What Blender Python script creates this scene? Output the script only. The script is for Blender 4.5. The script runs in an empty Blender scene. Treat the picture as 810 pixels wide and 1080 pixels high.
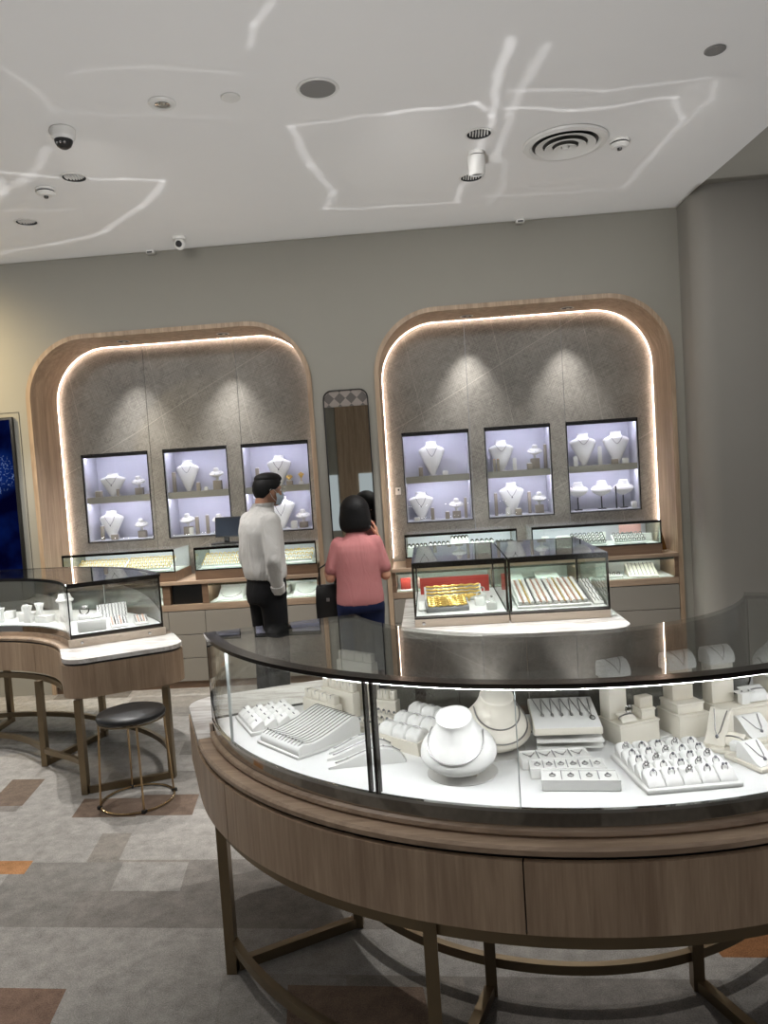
import bpy, bmesh, math, random
from mathutils import Vector, Matrix, Quaternion
random.seed(7)
PI = math.pi
R = math.radians
SC = bpy.context.scene
COL = SC.collection
H = 1.65                       # camera height
FPX = 811.0

# ------------------------------------------------------------------ camera
_p, _r, _y = R(3.171), R(-3.755), R(3.357)
_fw = Vector((-math.sin(_y)*math.cos(_p), math.cos(_y)*math.cos(_p), -math.sin(_p)))
_r0 = Vector((math.cos(_y), math.sin(_y), 0)); _u0 = _r0.cross(_fw)
_rt = _r0*math.cos(_r) + _u0*math.sin(_r)
_up = -_r0*math.sin(_r) + _u0*math.cos(_r)
cd = bpy.data.cameras.new('camera'); cam = bpy.data.objects.new('camera', cd); COL.objects.link(cam)
cd.sensor_fit = 'VERTICAL'; cd.sensor_height = 36.0; cd.lens = FPX/1080*36.0
cd.clip_start = 0.05; cd.clip_end = 60
cam.matrix_world = Matrix(((_rt.x, _up.x, -_fw.x, 0), (_rt.y, _up.y, -_fw.y, 0), (_rt.z, _up.z, -_fw.z, H), (0, 0, 0, 1)))
SC.camera = cam

def ray(x, y): return _fw + _rt*((x-405)/FPX) - _up*((y-540)/FPX)
def at(x, y, z=0.8):           # measured photo point on the level plane z
    d = ray(x, y); t = (z-H)/d.z
    return Vector((d.x*t, d.y*t, z))
def aty(x, y, Y):              # measured photo point on the upright plane y = Y
    d = ray(x, y); t = Y/d.y
    return Vector((d.x*t, Y, H+d.z*t))

# ------------------------------------------------------------------ mesh builder
class MB:
    def __init__(s): s.bm = bmesh.new()
    def face(s, vs):
        try: return s.bm.faces.new(vs)
        except ValueError: return None
    def v(s, co): return s.bm.verts.new(co)
    def box(s, x0, x1, y0, y1, z0, z1, M=None):
        c = [(x, y, z) for z in (z0, z1) for y in (y0, y1) for x in (x0, x1)]
        c = [Vector(p) for p in c]
        if M: c = [M @ p for p in c]
        v = [s.v(p) for p in c]
        for f in ((0, 2, 3, 1), (4, 5, 7, 6), (0, 1, 5, 4), (2, 6, 7, 3), (0, 4, 6, 2), (1, 3, 7, 5)): s.face([v[i] for i in f])
        return s
    def rbox(s, x0, x1, y0, y1, z0, z1, b=0.003, M=None, seg=2):
        t = bmesh.new(); bmesh.ops.create_cube(t, size=1)
        for q in t.verts: q.co = Vector((x0+(q.co.x+.5)*(x1-x0), y0+(q.co.y+.5)*(y1-y0), z0+(q.co.z+.5)*(z1-z0)))
        b = min(b, .45*min(x1-x0, y1-y0, z1-z0))
        bmesh.ops.bevel(t, geom=list(t.edges), offset=b, segments=seg, affect='EDGES', profile=.5)
        return s.merge(t, M)
    def merge(s, t, M=None):
        mp = {}
        for q in t.verts: mp[q] = s.v(M @ q.co if M else q.co)
        for f in t.faces: s.face([mp[q] for q in f.verts])
        t.free(); return s
    def prism(s, pts, z0, z1, M=None):          # closed outline in xy, extruded along z
        A = [Vector((p[0], p[1], z0)) for p in pts]; B = [Vector((p[0], p[1], z1)) for p in pts]
        if M: A = [M @ p for p in A]; B = [M @ p for p in B]
        a = [s.v(p) for p in A]; b = [s.v(p) for p in B]; n = len(a)
        s.face(a[::-1]); s.face(b)
        for i in range(n): s.face([a[i], a[(i+1) % n], b[(i+1) % n], b[i]])
        return s
    def arc(s, c, r0, r1, a0, a1, z0, z1, n=48):  # slab of a ring, angles in degrees
        rows = []
        for i in range(n+1):
            a = R(a0+(a1-a0)*i/n); ca, sa = math.cos(a), math.sin(a)
            rows.append([s.v((c[0]+r*ca, c[1]+r*sa, z)) for r, z in ((r0, z0), (r1, z0), (r1, z1), (r0, z1))])
        for i in range(n):
            for k in range(4): s.face([rows[i][k], rows[i+1][k], rows[i+1][(k+1) % 4], rows[i][(k+1) % 4]])
        s.face(rows[0][::-1]); s.face(rows[-1]); return s
    def arcprof(s, c, prof, a0, a1, n=48):         # closed (r,z) profile swept along an arc
        rows = []; m = len(prof)
        for i in range(n+1):
            a = R(a0+(a1-a0)*i/n); ca, sa = math.cos(a), math.sin(a)
            rows.append([s.v((c[0]+r*ca, c[1]+r*sa, z)) for r, z in prof])
        for i in range(n):
            for k in range(m): s.face([rows[i][k], rows[i+1][k], rows[i+1][(k+1) % m], rows[i][(k+1) % m]])
        if abs(a1-a0) < 359: s.face(rows[0][::-1]); s.face(rows[-1])
        return s
    def lathe(s, prof, n=24, M=None, sx=1, sy=1):
        rows = []
        for r, z in prof:
            if r < 1e-6: p = Vector((0, 0, z)); rows.append([s.v(M @ p if M else p)])
            else: rows.append([s.v((M @ Vector((sx*r*math.cos(2*PI*k/n), sy*r*math.sin(2*PI*k/n), z))) if M else Vector((sx*r*math.cos(2*PI*k/n), sy*r*math.sin(2*PI*k/n), z))) for k in range(n)])
        for a, b in zip(rows, rows[1:]):
            for k in range(n):
                k2 = (k+1) % n
                if len(a) == 1: s.face([a[0], b[k2], b[k]]) if len(b) > 1 else None
                elif len(b) == 1: s.face([a[k], a[k2], b[0]])
                else: s.face([a[k], a[k2], b[k2], b[k]])
        if len(prof) > 3 and min(prof[0][0], prof[-1][0]) > 1e-6 and abs(prof[0][0]-prof[-1][0]) < .021:      # a ring: close the profile on itself
            a, b = rows[-1], rows[0]
            for k in range(n): s.face([a[k], a[(k+1) % n], b[(k+1) % n], b[k]])
            return s
        if len(rows[0]) > 1: s.face(rows[0][::-1])
        if len(rows[-1]) > 1: s.face(rows[-1])
        return s
    def loft(s, rings, cap=True):                  # rings: lists of the same number of points
        rows = [[s.v(p) for p in r] for r in rings]; n = len(rows[0])
        for a, b in zip(rows, rows[1:]):
            for k in range(n): s.face([a[k], a[(k+1) % n], b[(k+1) % n], b[k]])
        if cap: s.face(rows[0][::-1]); s.face(rows[-1])
        return s
    def tube(s, pts, r, n=6, closed=False):
        pts = [Vector(p) for p in pts]; m = len(pts); rings = []
        up = Vector((0, 0, 1)); prev = None
        for i, p in enumerate(pts):
            if closed: d = pts[(i+1) % m]-pts[i-1]
            else: d = pts[min(i+1, m-1)]-pts[max(i-1, 0)]
            d.normalize()
            if prev is None:
                x = d.cross(up)
                if x.length < .05: x = d.cross(Vector((1, 0, 0)))
            else: x = prev-d*prev.dot(d)
            x.normalize(); prev = x; y = d.cross(x)
            rr = r[i] if isinstance(r, (list, tuple)) else r
            rings.append([p+x*(rr*math.cos(2*PI*k/n))+y*(rr*math.sin(2*PI*k/n)) for k in range(n)])
        if closed:
            rows = [[s.v(q) for q in g] for g in rings]
            for i in range(m):
                a, b = rows[i], rows[(i+1) % m]
                for k in range(n): s.face([a[k], a[(k+1) % n], b[(k+1) % n], b[k]])
            return s
        return s.loft(rings)
    def bar(s, a, b, w, h=None):                   # square bar from a to b
        a, b = Vector(a), Vector(b); d = (b-a); L = d.length; d.normalize()
        x = d.cross(Vector((0, 0, 1)))
        if x.length < .05: x = Vector((1, 0, 0))
        x.normalize(); y = x.cross(d); h = h or w
        M = Matrix(((x.x, d.x, y.x, a.x), (x.y, d.y, y.y, a.y), (x.z, d.z, y.z, a.z), (0, 0, 0, 1)))
        return s.box(-w/2, w/2, 0, L, -h/2, h/2, M)
    def ell(s, c, r, n=16, m=10, M=None):
        prof = [(math.sin(PI*i/m), -math.cos(PI*i/m)) for i in range(m+1)]; prof[0] = (0, -1); prof[-1] = (0, 1)
        T = Matrix.Translation(Vector(c)) @ Matrix.Diagonal((r[0], r[1], r[2], 1))
        return s.lathe(prof, n, (M @ T) if M else T)
    def capsule(s, a, b, ra, rb, n=14):
        a, b = Vector(a), Vector(b); d = b-a; L = max(d.length, 1e-5); q = d.to_track_quat('Z', 'Y').to_matrix().to_4x4()
        prof = [(0, -ra)]+[(ra*math.sin(t), -ra*math.cos(t)) for t in (PI/6, PI/3, PI/2)]+[(rb*math.sin(t), L-rb*math.cos(t)) for t in (PI/2, 2*PI/3, 5*PI/6)]+[(0, L+rb)]
        return s.lathe(prof, n, Matrix.Translation(a) @ q)

def link(o): COL.objects.link(o); return o
def obj(name, mb, mat, parent=None, smooth=None, loc=None, rotz=0, angle=23):
    bmesh.ops.recalc_face_normals(mb.bm, faces=mb.bm.faces)
    me = bpy.data.meshes.new(name); mb.bm.to_mesh(me); mb.bm.free()
    me.materials.append(mat)
    if smooth is not False:
        me.shade_smooth()
        try: me.set_sharp_from_angle(angle=R(angle if smooth is None else smooth))
        except Exception: pass
    o = link(bpy.data.objects.new(name, me))
    if parent: o.parent = parent
    if loc is not None: o.location = loc
    if rotz: o.rotation_euler.z = rotz
    return o
def tag(o, label, cat, group=None):
    o['label'] = label; o['category'] = cat
    if group: o['group'] = group
    return o
def thing(name, label, cat, loc=(0, 0, 0), rotz=0, group=None):
    o = link(bpy.data.objects.new(name, None)); o.empty_display_size = .05
    o.location = loc; o.rotation_euler = (0, 0, rotz)
    return tag(o, label, cat, group)
def struct(name, mb, mat, parent=None, smooth=None):
    o = obj(name, mb, mat, parent, smooth)
    if not parent: o['kind'] = 'structure'
    return o
def dup(src, label=None, loc=None, rotz=None, group=None):
    def cp(o, par):
        c = o.copy(); link(c)
        if par: c.parent = par
        for ch in kids.get(o.name, []): cp(ch, c)
        return c
    kids = {}
    def walk(o):
        for ch in o.children: kids.setdefault(o.name, []).append(ch); walk(ch)
    walk(src)
    c = cp(src, None)
    if loc is not None: c.location = loc
    if rotz is not None: c.rotation_euler = (0, 0, rotz)
    if label: c['label'] = label
    if group: c['group'] = group
    return c
def ord_(k): return ['first', 'second', 'third', 'fourth', 'fifth', 'sixth', 'seventh', 'eighth', 'ninth', 'tenth', 'eleventh', 'twelfth', 'thirteenth'][k]

# ------------------------------------------------------------------ materials
def srgb(c):
    return tuple(((x/255)/12.92 if x/255 <= .04045 else ((x/255+.055)/1.055)**2.4) for x in c)+(1,)
def newmat(name):
    m = bpy.data.materials.new(name); m.use_nodes = True
    nt = m.node_tree; b = nt.nodes['Principled BSDF']; return m, nt, b
def N(nt, typ, **kw):
    n = nt.nodes.new(typ)
    for k, v in kw.items():
        if k in n.inputs: n.inputs[k].default_value = v
        else: setattr(n, k, v)
    return n
def simple(name, c, rough=.5, metal=0, spec=.5, bump=0, bscale=300, var=0, vscale=6, coat=0, sheen=0):
    m, nt, b = newmat(name); col = srgb(c)
    b.inputs['Base Color'].default_value = col; b.inputs['Roughness'].default_value = rough
    b.inputs['Metallic'].default_value = metal; b.inputs['Specular IOR Level'].default_value = spec
    if coat: b.inputs['Coat Weight'].default_value = coat
    if sheen: b.inputs['Sheen Weight'].default_value = sheen
    tc = N(nt, 'ShaderNodeTexCoord')
    nz = N(nt, 'ShaderNodeTexNoise', Scale=vscale, Detail=4.0); nt.links.new(tc.outputs['Object'], nz.inputs['Vector'])
    if var:
        mx = N(nt, 'ShaderNodeMix', data_type='RGBA'); mx.inputs['A'].default_value = tuple(x*(1-var) for x in col[:3])+(1,); mx.inputs['B'].default_value = tuple(min(1, x*(1+var)) for x in col[:3])+(1,)
        nt.links.new(nz.outputs['Fac'], mx.inputs['Factor']); nt.links.new(mx.outputs['Result'], b.inputs['Base Color'])
    if bump:
        n2 = N(nt, 'ShaderNodeTexNoise', Scale=bscale, Detail=2.0); nt.links.new(tc.outputs['Object'], n2.inputs['Vector'])
        bp = N(nt, 'ShaderNodeBump', Strength=bump, Distance=.002); nt.links.new(n2.outputs['Fac'], bp.inputs['Height']); nt.links.new(bp.outputs['Normal'], b.inputs['Normal'])
    return m
def wood(name, c1, c2, axis='Z', rough=.45, sc=14):
    m, nt, b = newmat(name)
    tc = N(nt, 'ShaderNodeTexCoord'); mp = N(nt, 'ShaderNodeMapping')
    s = [sc, sc, sc]; s['XYZ'.index(axis)] = sc*.06
    mp.inputs['Scale'].default_value = s
    nt.links.new(tc.outputs['Object'], mp.inputs['Vector'])
    a = N(nt, 'ShaderNodeTexNoise', Scale=1.3, Detail=6.0, Roughness=.65, Distortion=.6); nt.links.new(mp.outputs['Vector'], a.inputs['Vector'])
    f = N(nt, 'ShaderNodeTexNoise', Scale=9.0, Detail=3.0); nt.links.new(mp.outputs['Vector'], f.inputs['Vector'])
    ad = N(nt, 'ShaderNodeMath', operation='MULTIPLY_ADD'); nt.links.new(f.outputs['Fac'], ad.inputs[0]); ad.inputs[1].default_value = .35; nt.links.new(a.outputs['Fac'], ad.inputs[2])
    rp = N(nt, 'ShaderNodeValToRGB'); rp.color_ramp.elements[0].position = .48; rp.color_ramp.elements[1].position = .86
    rp.color_ramp.elements[0].color = srgb(c1); rp.color_ramp.elements[1].color = srgb(c2)
    nt.links.new(ad.outputs[0], rp.inputs['Fac']); nt.links.new(rp.outputs['Color'], b.inputs['Base Color'])
    b.inputs['Roughness'].default_value = rough
    bp = N(nt, 'ShaderNodeBump', Strength=.08, Distance=.001); nt.links.new(f.outputs['Fac'], bp.inputs['Height']); nt.links.new(bp.outputs['Normal'], b.inputs['Normal'])
    return m
def emis(name, c, s):
    m = bpy.data.materials.new(name); m.use_nodes = True; nt = m.node_tree; nt.nodes.remove(nt.nodes['Principled BSDF'])
    e = N(nt, 'ShaderNodeEmission', Strength=s); e.inputs['Color'].default_value = srgb(c)
    nt.links.new(e.outputs[0], nt.nodes['Material Output'].inputs['Surface']); return m
def glass(name, tint=(240, 245, 243), f0=.04, gloss=.0):
    """clear pane: straight-through transmission tinted by the glass plus a Fresnel reflection"""
    m = bpy.data.materials.new(name); m.use_nodes = True; nt = m.node_tree; nt.nodes.remove(nt.nodes['Principled BSDF'])
    g = N(nt, 'ShaderNodeNewGeometry'); dt = N(nt, 'ShaderNodeVectorMath', operation='DOT_PRODUCT')
    nt.links.new(g.outputs['Incoming'], dt.inputs[0]); nt.links.new(g.outputs['Normal'], dt.inputs[1])
    ab = N(nt, 'ShaderNodeMath', operation='ABSOLUTE'); nt.links.new(dt.outputs['Value'], ab.inputs[0])
    om = N(nt, 'ShaderNodeMath', operation='SUBTRACT'); om.inputs[0].default_value = 1; nt.links.new(ab.outputs[0], om.inputs[1])
    pw = N(nt, 'ShaderNodeMath', operation='POWER'); nt.links.new(om.outputs[0], pw.inputs[0]); pw.inputs[1].default_value = 5
    ma = N(nt, 'ShaderNodeMath', operation='MULTIPLY_ADD'); nt.links.new(pw.outputs[0], ma.inputs[0]); ma.inputs[1].default_value = 1-f0; ma.inputs[2].default_value = f0
    t = N(nt, 'ShaderNodeBsdfTransparent'); t.inputs['Color'].default_value = srgb(tint)
    gl = N(nt, 'ShaderNodeBsdfGlossy', Roughness=gloss); gl.inputs['Color'].default_value = (1, 1, 1, 1)
    mx = N(nt, 'ShaderNodeMixShader'); nt.links.new(ma.outputs[0], mx.inputs['Fac']); nt.links.new(t.outputs[0], mx.inputs[1]); nt.links.new(gl.outputs[0], mx.inputs[2])
    nt.links.new(mx.outputs[0], nt.nodes['Material Output'].inputs['Surface']); return m

M_wall = simple('wall_paint', (160, 157, 147), .75, bump=.02, bscale=80, var=.02)
M_ceil = simple('ceiling_paint', (226, 224, 220), .8, var=.01)
M_column = simple('column_paint', (156, 152, 144), .75, var=.02)
M_oak = wood('oak_upright', (156, 132, 108), (198, 173, 146), 'Z')
M_oakd = wood('oak_counter', (146, 122, 100), (184, 160, 134), 'Z', .4)
M_oakx = wood('oak_level', (142, 120, 100), (186, 162, 138), 'X', .42)
M_walnut = wood('counter_trim_wood', (104, 82, 66), (134, 108, 86), 'X', .4)
M_bronze = simple('bronze_metal', (128, 113, 90), .36, .85, var=.08)
M_edge = simple('dark_metal_edge', (58, 55, 52), .16, .9)
M_chrome = simple('box_edge_chrome', (128, 127, 126), .14, 1)
M_steel = simple('polished_steel', (190, 190, 188), .12, 1)
M_band = simple('dark_mirror_band', (150, 144, 136), .05, 1)
M_marble = None
M_white = simple('white_leatherette', (234, 233, 229), .55, bump=.12, bscale=500)
M_cream = simple('cream_leatherette', (228, 222, 208), .5, bump=.12, bscale=500)
M_deck = simple('white_display_deck', (232, 232, 230), .5)
M_lacq = simple('lacquer_drawer_front', (146, 140, 130), .5, var=.02)
M_black = simple('black_satin', (18, 18, 18), .4)
M_blackhole = simple('black_recess', (8, 8, 8), .6)
M_silver = simple('silver_metal', (150, 148, 146), .22, 1)
M_dsilver = simple('oxidised_silver', (152, 150, 148), .32, .8)
M_gold = simple('gold_metal', (238, 200, 112), .3, .7, var=.12, vscale=60)
M_rose = simple('rose_gold_metal', (222, 172, 146), .35, .5)
M_gem = simple('grey_gem', (128, 128, 134), .1, .3)
M_grey = simple('grey_felt', (150, 150, 150), .8)
M_taupe = simple('taupe_leatherette', (158, 148, 134), .6, bump=.1)
M_plastic = simple('white_plastic', (214, 212, 206), .4)
M_grille = simple('grey_mesh_grille', (126, 124, 120), .7, bump=.6, bscale=900)
M_shadow = simple('dark_plastic', (34, 33, 32), .35)
M_vback = simple('vitrine_lining', (206, 206, 216), .7)
M_vshelf = simple('vitrine_shelf', (156, 152, 142), .5)
M_led = emis('white_led', (250, 251, 255), 66)
M_led3 = emis('desk_case_led', (250, 251, 255), 80)
M_led2 = emis('counter_led', (250, 252, 250), 42)
M_ledc = emis('cool_led', (232, 230, 255), 60)
M_ledw = emis('warm_led', (255, 226, 206), 26)
M_glass = glass('clear_glass', (251, 252, 251))
M_glasst = glass('tinted_glass_top', (224, 226, 225), .05)
M_glassb = glass('grey_glass_back', (178, 180, 178), .045)
M_glassg = glass('green_edge_glass', (242, 249, 246))
M_mirror = simple('mirror_silver', (200, 202, 198), .02, 1)
M_amber = simple('amber_glass', (96, 62, 26), .15, .2)
M_red = simple('red_card', (196, 70, 60), .5)
M_pink = simple('pink_card', (226, 170, 164), .5)

def m_marble():
    m, nt, b = newmat('white_marble')
    tc = N(nt, 'ShaderNodeTexCoord')
    mp = N(nt, 'ShaderNodeMapping'); mp.inputs['Scale'].default_value = (1.2, 6, 3); mp.inputs['Rotation'].default_value = (0, 0, .5); nt.links.new(tc.outputs['Object'], mp.inputs['Vector'])
    n = N(nt, 'ShaderNodeTexNoise', Scale=3.0, Detail=8.0, Roughness=.6, Distortion=1.4); nt.links.new(mp.outputs['Vector'], n.inputs['Vector'])
    rp = N(nt, 'ShaderNodeValToRGB'); e = rp.color_ramp.elements
    e[0].position = .40; e[0].color = srgb((206, 200, 194)); e[1].position = .56; e[1].color = srgb((240, 238, 234))
    nt.links.new(n.outputs['Fac'], rp.inputs['Fac']); nt.links.new(rp.outputs['Color'], b.inputs['Base Color'])
    b.inputs['Roughness'].default_value = .25; return m
M_marble = m_marble()

def m_stone():
    """grey-brown panel with a web of fine brushed lines and a few long pale veins"""
    m, nt, b = newmat('brushed_stone_panel')
    tc = N(nt, 'ShaderNodeTexCoord'); prev = None
    for k, (ang, sc) in enumerate(((.35, 26), (1.2, 30), (2.0, 24), (2.7, 28))):
        vr = N(nt, 'ShaderNodeVectorRotate', rotation_type='Y_AXIS', Angle=ang); nt.links.new(tc.outputs['Object'], vr.inputs['Vector'])
        mp = N(nt, 'ShaderNodeMapping'); mp.inputs['Scale'].default_value = (sc*6, sc*.0, sc*.22); nt.links.new(vr.outputs['Vector'], mp.inputs['Vector'])
        n = N(nt, 'ShaderNodeTexNoise', Scale=1.0, Detail=2.0, Roughness=.5); nt.links.new(mp.outputs['Vector'], n.inputs['Vector'])
        if prev is None: prev = n.outputs['Fac']
        else:
            mx = N(nt, 'ShaderNodeMath', operation='ADD'); nt.links.new(prev, mx.inputs[0]); nt.links.new(n.outputs['Fac'], mx.inputs[1]); prev = mx.outputs[0]
    dv = N(nt, 'ShaderNodeMath', operation='MULTIPLY'); nt.links.new(prev, dv.inputs[0]); dv.inputs[1].default_value = .25
    big = N(nt, 'ShaderNodeTexNoise', Scale=2.2, Detail=5.0); nt.links.new(tc.outputs['Object'], big.inputs['Vector'])
    ad = N(nt, 'ShaderNodeMath', operation='MULTIPLY_ADD'); nt.links.new(big.outputs['Fac'], ad.inputs[0]); ad.inputs[1].default_value = .25; nt.links.new(dv.outputs[0], ad.inputs[2])
    rp = N(nt, 'ShaderNodeValToRGB'); e = rp.color_ramp.elements
    e[0].position = .52; e[0].color = srgb((108, 104, 98)); e[1].position = .74; e[1].color = srgb((154, 150, 142))
    nt.links.new(ad.outputs[0], rp.inputs['Fac'])
    # veins
    prev = None
    for ang, s, off in ((.16, 1.25, .3), (-1.1, .8, 1.1)):
        vr = N(nt, 'ShaderNodeVectorRotate', rotation_type='Y_AXIS', Angle=ang); nt.links.new(tc.outputs['Object'], vr.inputs['Vector'])
        w = N(nt, 'ShaderNodeTexWave', wave_type='BANDS', bands_direction='X', wave_profile='SIN', Scale=s*.35, Distortion=.35, Detail=2.0)
        w.inputs['Phase Offset'].default_value = off; nt.links.new(vr.outputs['Vector'], w.inputs['Vector'])
        g = N(nt, 'ShaderNodeMath', operation='GREATER_THAN'); nt.links.new(w.outputs['Fac'], g.inputs[0]); g.inputs[1].default_value = .99993
        if prev is None: prev = g.outputs[0]
        else:
            mm = N(nt, 'ShaderNodeMath', operation='MAXIMUM'); nt.links.new(prev, mm.inputs[0]); nt.links.new(g.outputs[0], mm.inputs[1]); prev = mm.outputs[0]
    mul = N(nt, 'ShaderNodeMath', operation='MULTIPLY'); nt.links.new(prev, mul.inputs[0]); mul.inputs[1].default_value = .3
    mx = N(nt, 'ShaderNodeMix', data_type='RGBA'); nt.links.new(mul.outputs[0], mx.inputs['Factor']); nt.links.new(rp.outputs['Color'], mx.inputs['A']); mx.inputs['B'].default_value = srgb((206, 198, 186))
    nt.links.new(mx.outputs['Result'], b.inputs['Base Color']); b.inputs['Roughness'].default_value = .42
    return m
M_stone = m_stone()

def m_carpet():
    m, nt, b = newmat('patchwork_carpet')
    tc = N(nt, 'ShaderNodeTexCoord'); L = nt.links.new
    mp = N(nt, 'ShaderNodeMapping'); mp.inputs['Rotation'].default_value = (0, 0, R(3.5)); L(tc.outputs['Object'], mp.inputs['Vector'])
    sp = N(nt, 'ShaderNodeSeparateXYZ'); L(mp.outputs['Vector'], sp.inputs[0])
    def mth(op, a, bb=None, c=None):
        n = N(nt, 'ShaderNodeMath', operation=op)
        for i, x in enumerate((a, bb, c)):
            if x is None: continue
            if isinstance(x, (int, float)): n.inputs[i].default_value = x
            else: L(x, n.inputs[i])
        return n.outputs[0]
    def cells(rowh, length, skew, seed):
        v = mth('DIVIDE', mth('ADD', sp.outputs['Y'], seed*.37), rowh); row = mth('FLOOR', v)
        wn = N(nt, 'ShaderNodeTexWhiteNoise', noise_dimensions='2D'); cb = N(nt, 'ShaderNodeCombineXYZ'); L(row, cb.inputs[0]); cb.inputs[1].default_value = seed; L(cb.outputs[0], wn.inputs['Vector'])
        u = mth('ADD', mth('DIVIDE', mth('MULTIPLY_ADD', sp.outputs['Y'], skew, sp.outputs['X']), length), mth('MULTIPLY', wn.outputs['Value'], 3.0)); ci = mth('FLOOR', u)
        c2 = N(nt, 'ShaderNodeCombineXYZ'); L(ci, c2.inputs[0]); L(row, c2.inputs[1]); c2.inputs[2].default_value = seed
        w2 = N(nt, 'ShaderNodeTexWhiteNoise', noise_dimensions='3D'); L(c2.outputs[0], w2.inputs['Vector']); return w2.outputs['Value']
    A = cells(.5, .62, .22, 1.0); B = cells(.25, .8, .22, 5.0); Cc = cells(.25, .31, .22, 9.0)
    r1 = N(nt, 'ShaderNodeValToRGB'); r1.color_ramp.interpolation = 'CONSTANT'; el = r1.color_ramp.elements
    stops = [(0, (132, 128, 122)), (.22, (142, 138, 132)), (.42, (122, 118, 112)), (.6, (150, 146, 140)), (.78, (134, 128, 120)), (.92, (114, 109, 103))]
    el[0].position = 0; el[0].color = srgb(stops[0][1]); el[1].position = stops[1][0]; el[1].color = srgb(stops[1][1])
    for p, c in stops[2:]: q = el.new(p); q.color = srgb(c)
    L(A, r1.inputs['Fac'])
    r2 = N(nt, 'ShaderNodeValToRGB'); r2.color_ramp.interpolation = 'CONSTANT'; el = r2.color_ramp.elements
    el[0].position = 0; el[0].color = srgb((152, 148, 142)); el[1].position = .3; el[1].color = srgb((128, 123, 117))
    for p, c in ((.55, (140, 134, 126)), (.8, (118, 113, 107))): q = el.new(p); q.color = srgb(c)
    L(B, r2.inputs['Fac'])
    m1 = N(nt, 'ShaderNodeMix', data_type='RGBA'); L(mth('LESS_THAN', B, .55), m1.inputs['Factor']); L(r1.outputs['Color'], m1.inputs['A']); L(r2.outputs['Color'], m1.inputs['B'])
    r3 = N(nt, 'ShaderNodeValToRGB'); r3.color_ramp.interpolation = 'CONSTANT'; el = r3.color_ramp.elements
    el[0].position = 0; el[0].color = srgb((156, 114, 78)); el[1].position = .018; el[1].color = srgb((116, 98, 86))
    q = el.new(.05); q.color = srgb((110, 94, 84))
    L(Cc, r3.inputs['Fac'])
    m2 = N(nt, 'ShaderNodeMix', data_type='RGBA'); L(mth('LESS_THAN', Cc, .012), m2.inputs['Factor']); L(m1.outputs['Result'], m2.inputs['A']); L(r3.outputs['Color'], m2.inputs['B'])
    n1 = N(nt, 'ShaderNodeTexNoise', Scale=14.0, Detail=8.0, Roughness=.75); L(tc.outputs['Object'], n1.inputs['Vector'])
    n2 = N(nt, 'ShaderNodeTexNoise', Scale=220.0, Detail=2.0); L(tc.outputs['Object'], n2.inputs['Vector'])
    def box(x0, x1, y0, y1, sk=.22):
        xx = mth('MULTIPLY_ADD', sp.outputs['Y'], sk, sp.outputs['X']); q = None
        for o_, s_, v_ in (('GREATER_THAN', xx, x0), ('LESS_THAN', xx, x1), ('GREATER_THAN', sp.outputs['Y'], y0), ('LESS_THAN', sp.outputs['Y'], y1)):
            r_ = mth(o_, s_, v_); q = r_ if q is None else mth('MULTIPLY', q, r_)
        return q
    for px, hw, py, c in TILES:
        ca, sa = math.cos(R(3.5)), math.sin(R(3.5)); a_, b_ = at(*px, 0), at(*py, 0)
        rx = lambda v: (v.x*ca-v.y*sa, v.x*sa+v.y*ca)
        (ax, ay), (bx, by) = rx(a_), rx(b_); ctr = (ax+.22*ay+bx+.22*by)/2
        mm = N(nt, 'ShaderNodeMix', data_type='RGBA'); L(box(ctr-hw, ctr+hw, min(ay, by), max(ay, by)), mm.inputs['Factor']); L(m2.outputs['Result'], mm.inputs['A']); mm.inputs['B'].default_value = srgb(c); m2 = mm
    f = mth('ADD', mth('MULTIPLY', n1.outputs['Fac'], 1.5), mth('MULTIPLY', n2.outputs['Fac'], 1.3)); f = mth('SUBTRACT', f, .38)
    m3 = N(nt, 'ShaderNodeMix', data_type='RGBA', blend_type='MULTIPLY'); m3.inputs['Factor'].default_value = 1; L(m2.outputs['Result'], m3.inputs['A']); L(f, m3.inputs['B'])
    L(m3.outputs['Result'], b.inputs['Base Color']); b.inputs['Roughness'].default_value = .95; b.inputs['Specular IOR Level'].default_value = .1
    bp = N(nt, 'ShaderNodeBump', Strength=.5, Distance=.004); L(n2.outputs['Fac'], bp.inputs['Height']); L(bp.outputs['Normal'], b.inputs['Normal'])
    return m
# single coloured carpet tiles: a point on the far edge, half width, a point on the near edge, colour
TILES = [((-4, 908), .15, (-2, 922), (166, 122, 84)), ((118, 842), .17, (112, 862), (112, 96, 84)), ((178, 838), .16, (172, 860), (112, 96, 84)), ((12, 1042), .17, (4, 1085), (126, 104, 90)), ((380, 1040), .22, (372, 1085), (124, 106, 92)), ((22, 822), .10, (14, 850), (112, 98, 86)), ((795, 985), .14, (800, 1010), (140, 98, 66))]
M_carpet = m_carpet()
# ------------------------------------------------------------------ setting
YW, YP, ZC = 6.0, 6.46, 3.46
XZ = Matrix(((1, 0, 0, 0), (0, 0, 1, 0), (0, 1, 0, 0), (0, 0, 0, 1)))   # outline drawn in x,z; extruded along y
NICHES = [(-3.136, -0.848), (-0.358, 1.920)]
ZN, RN = 2.866, .5

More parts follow.
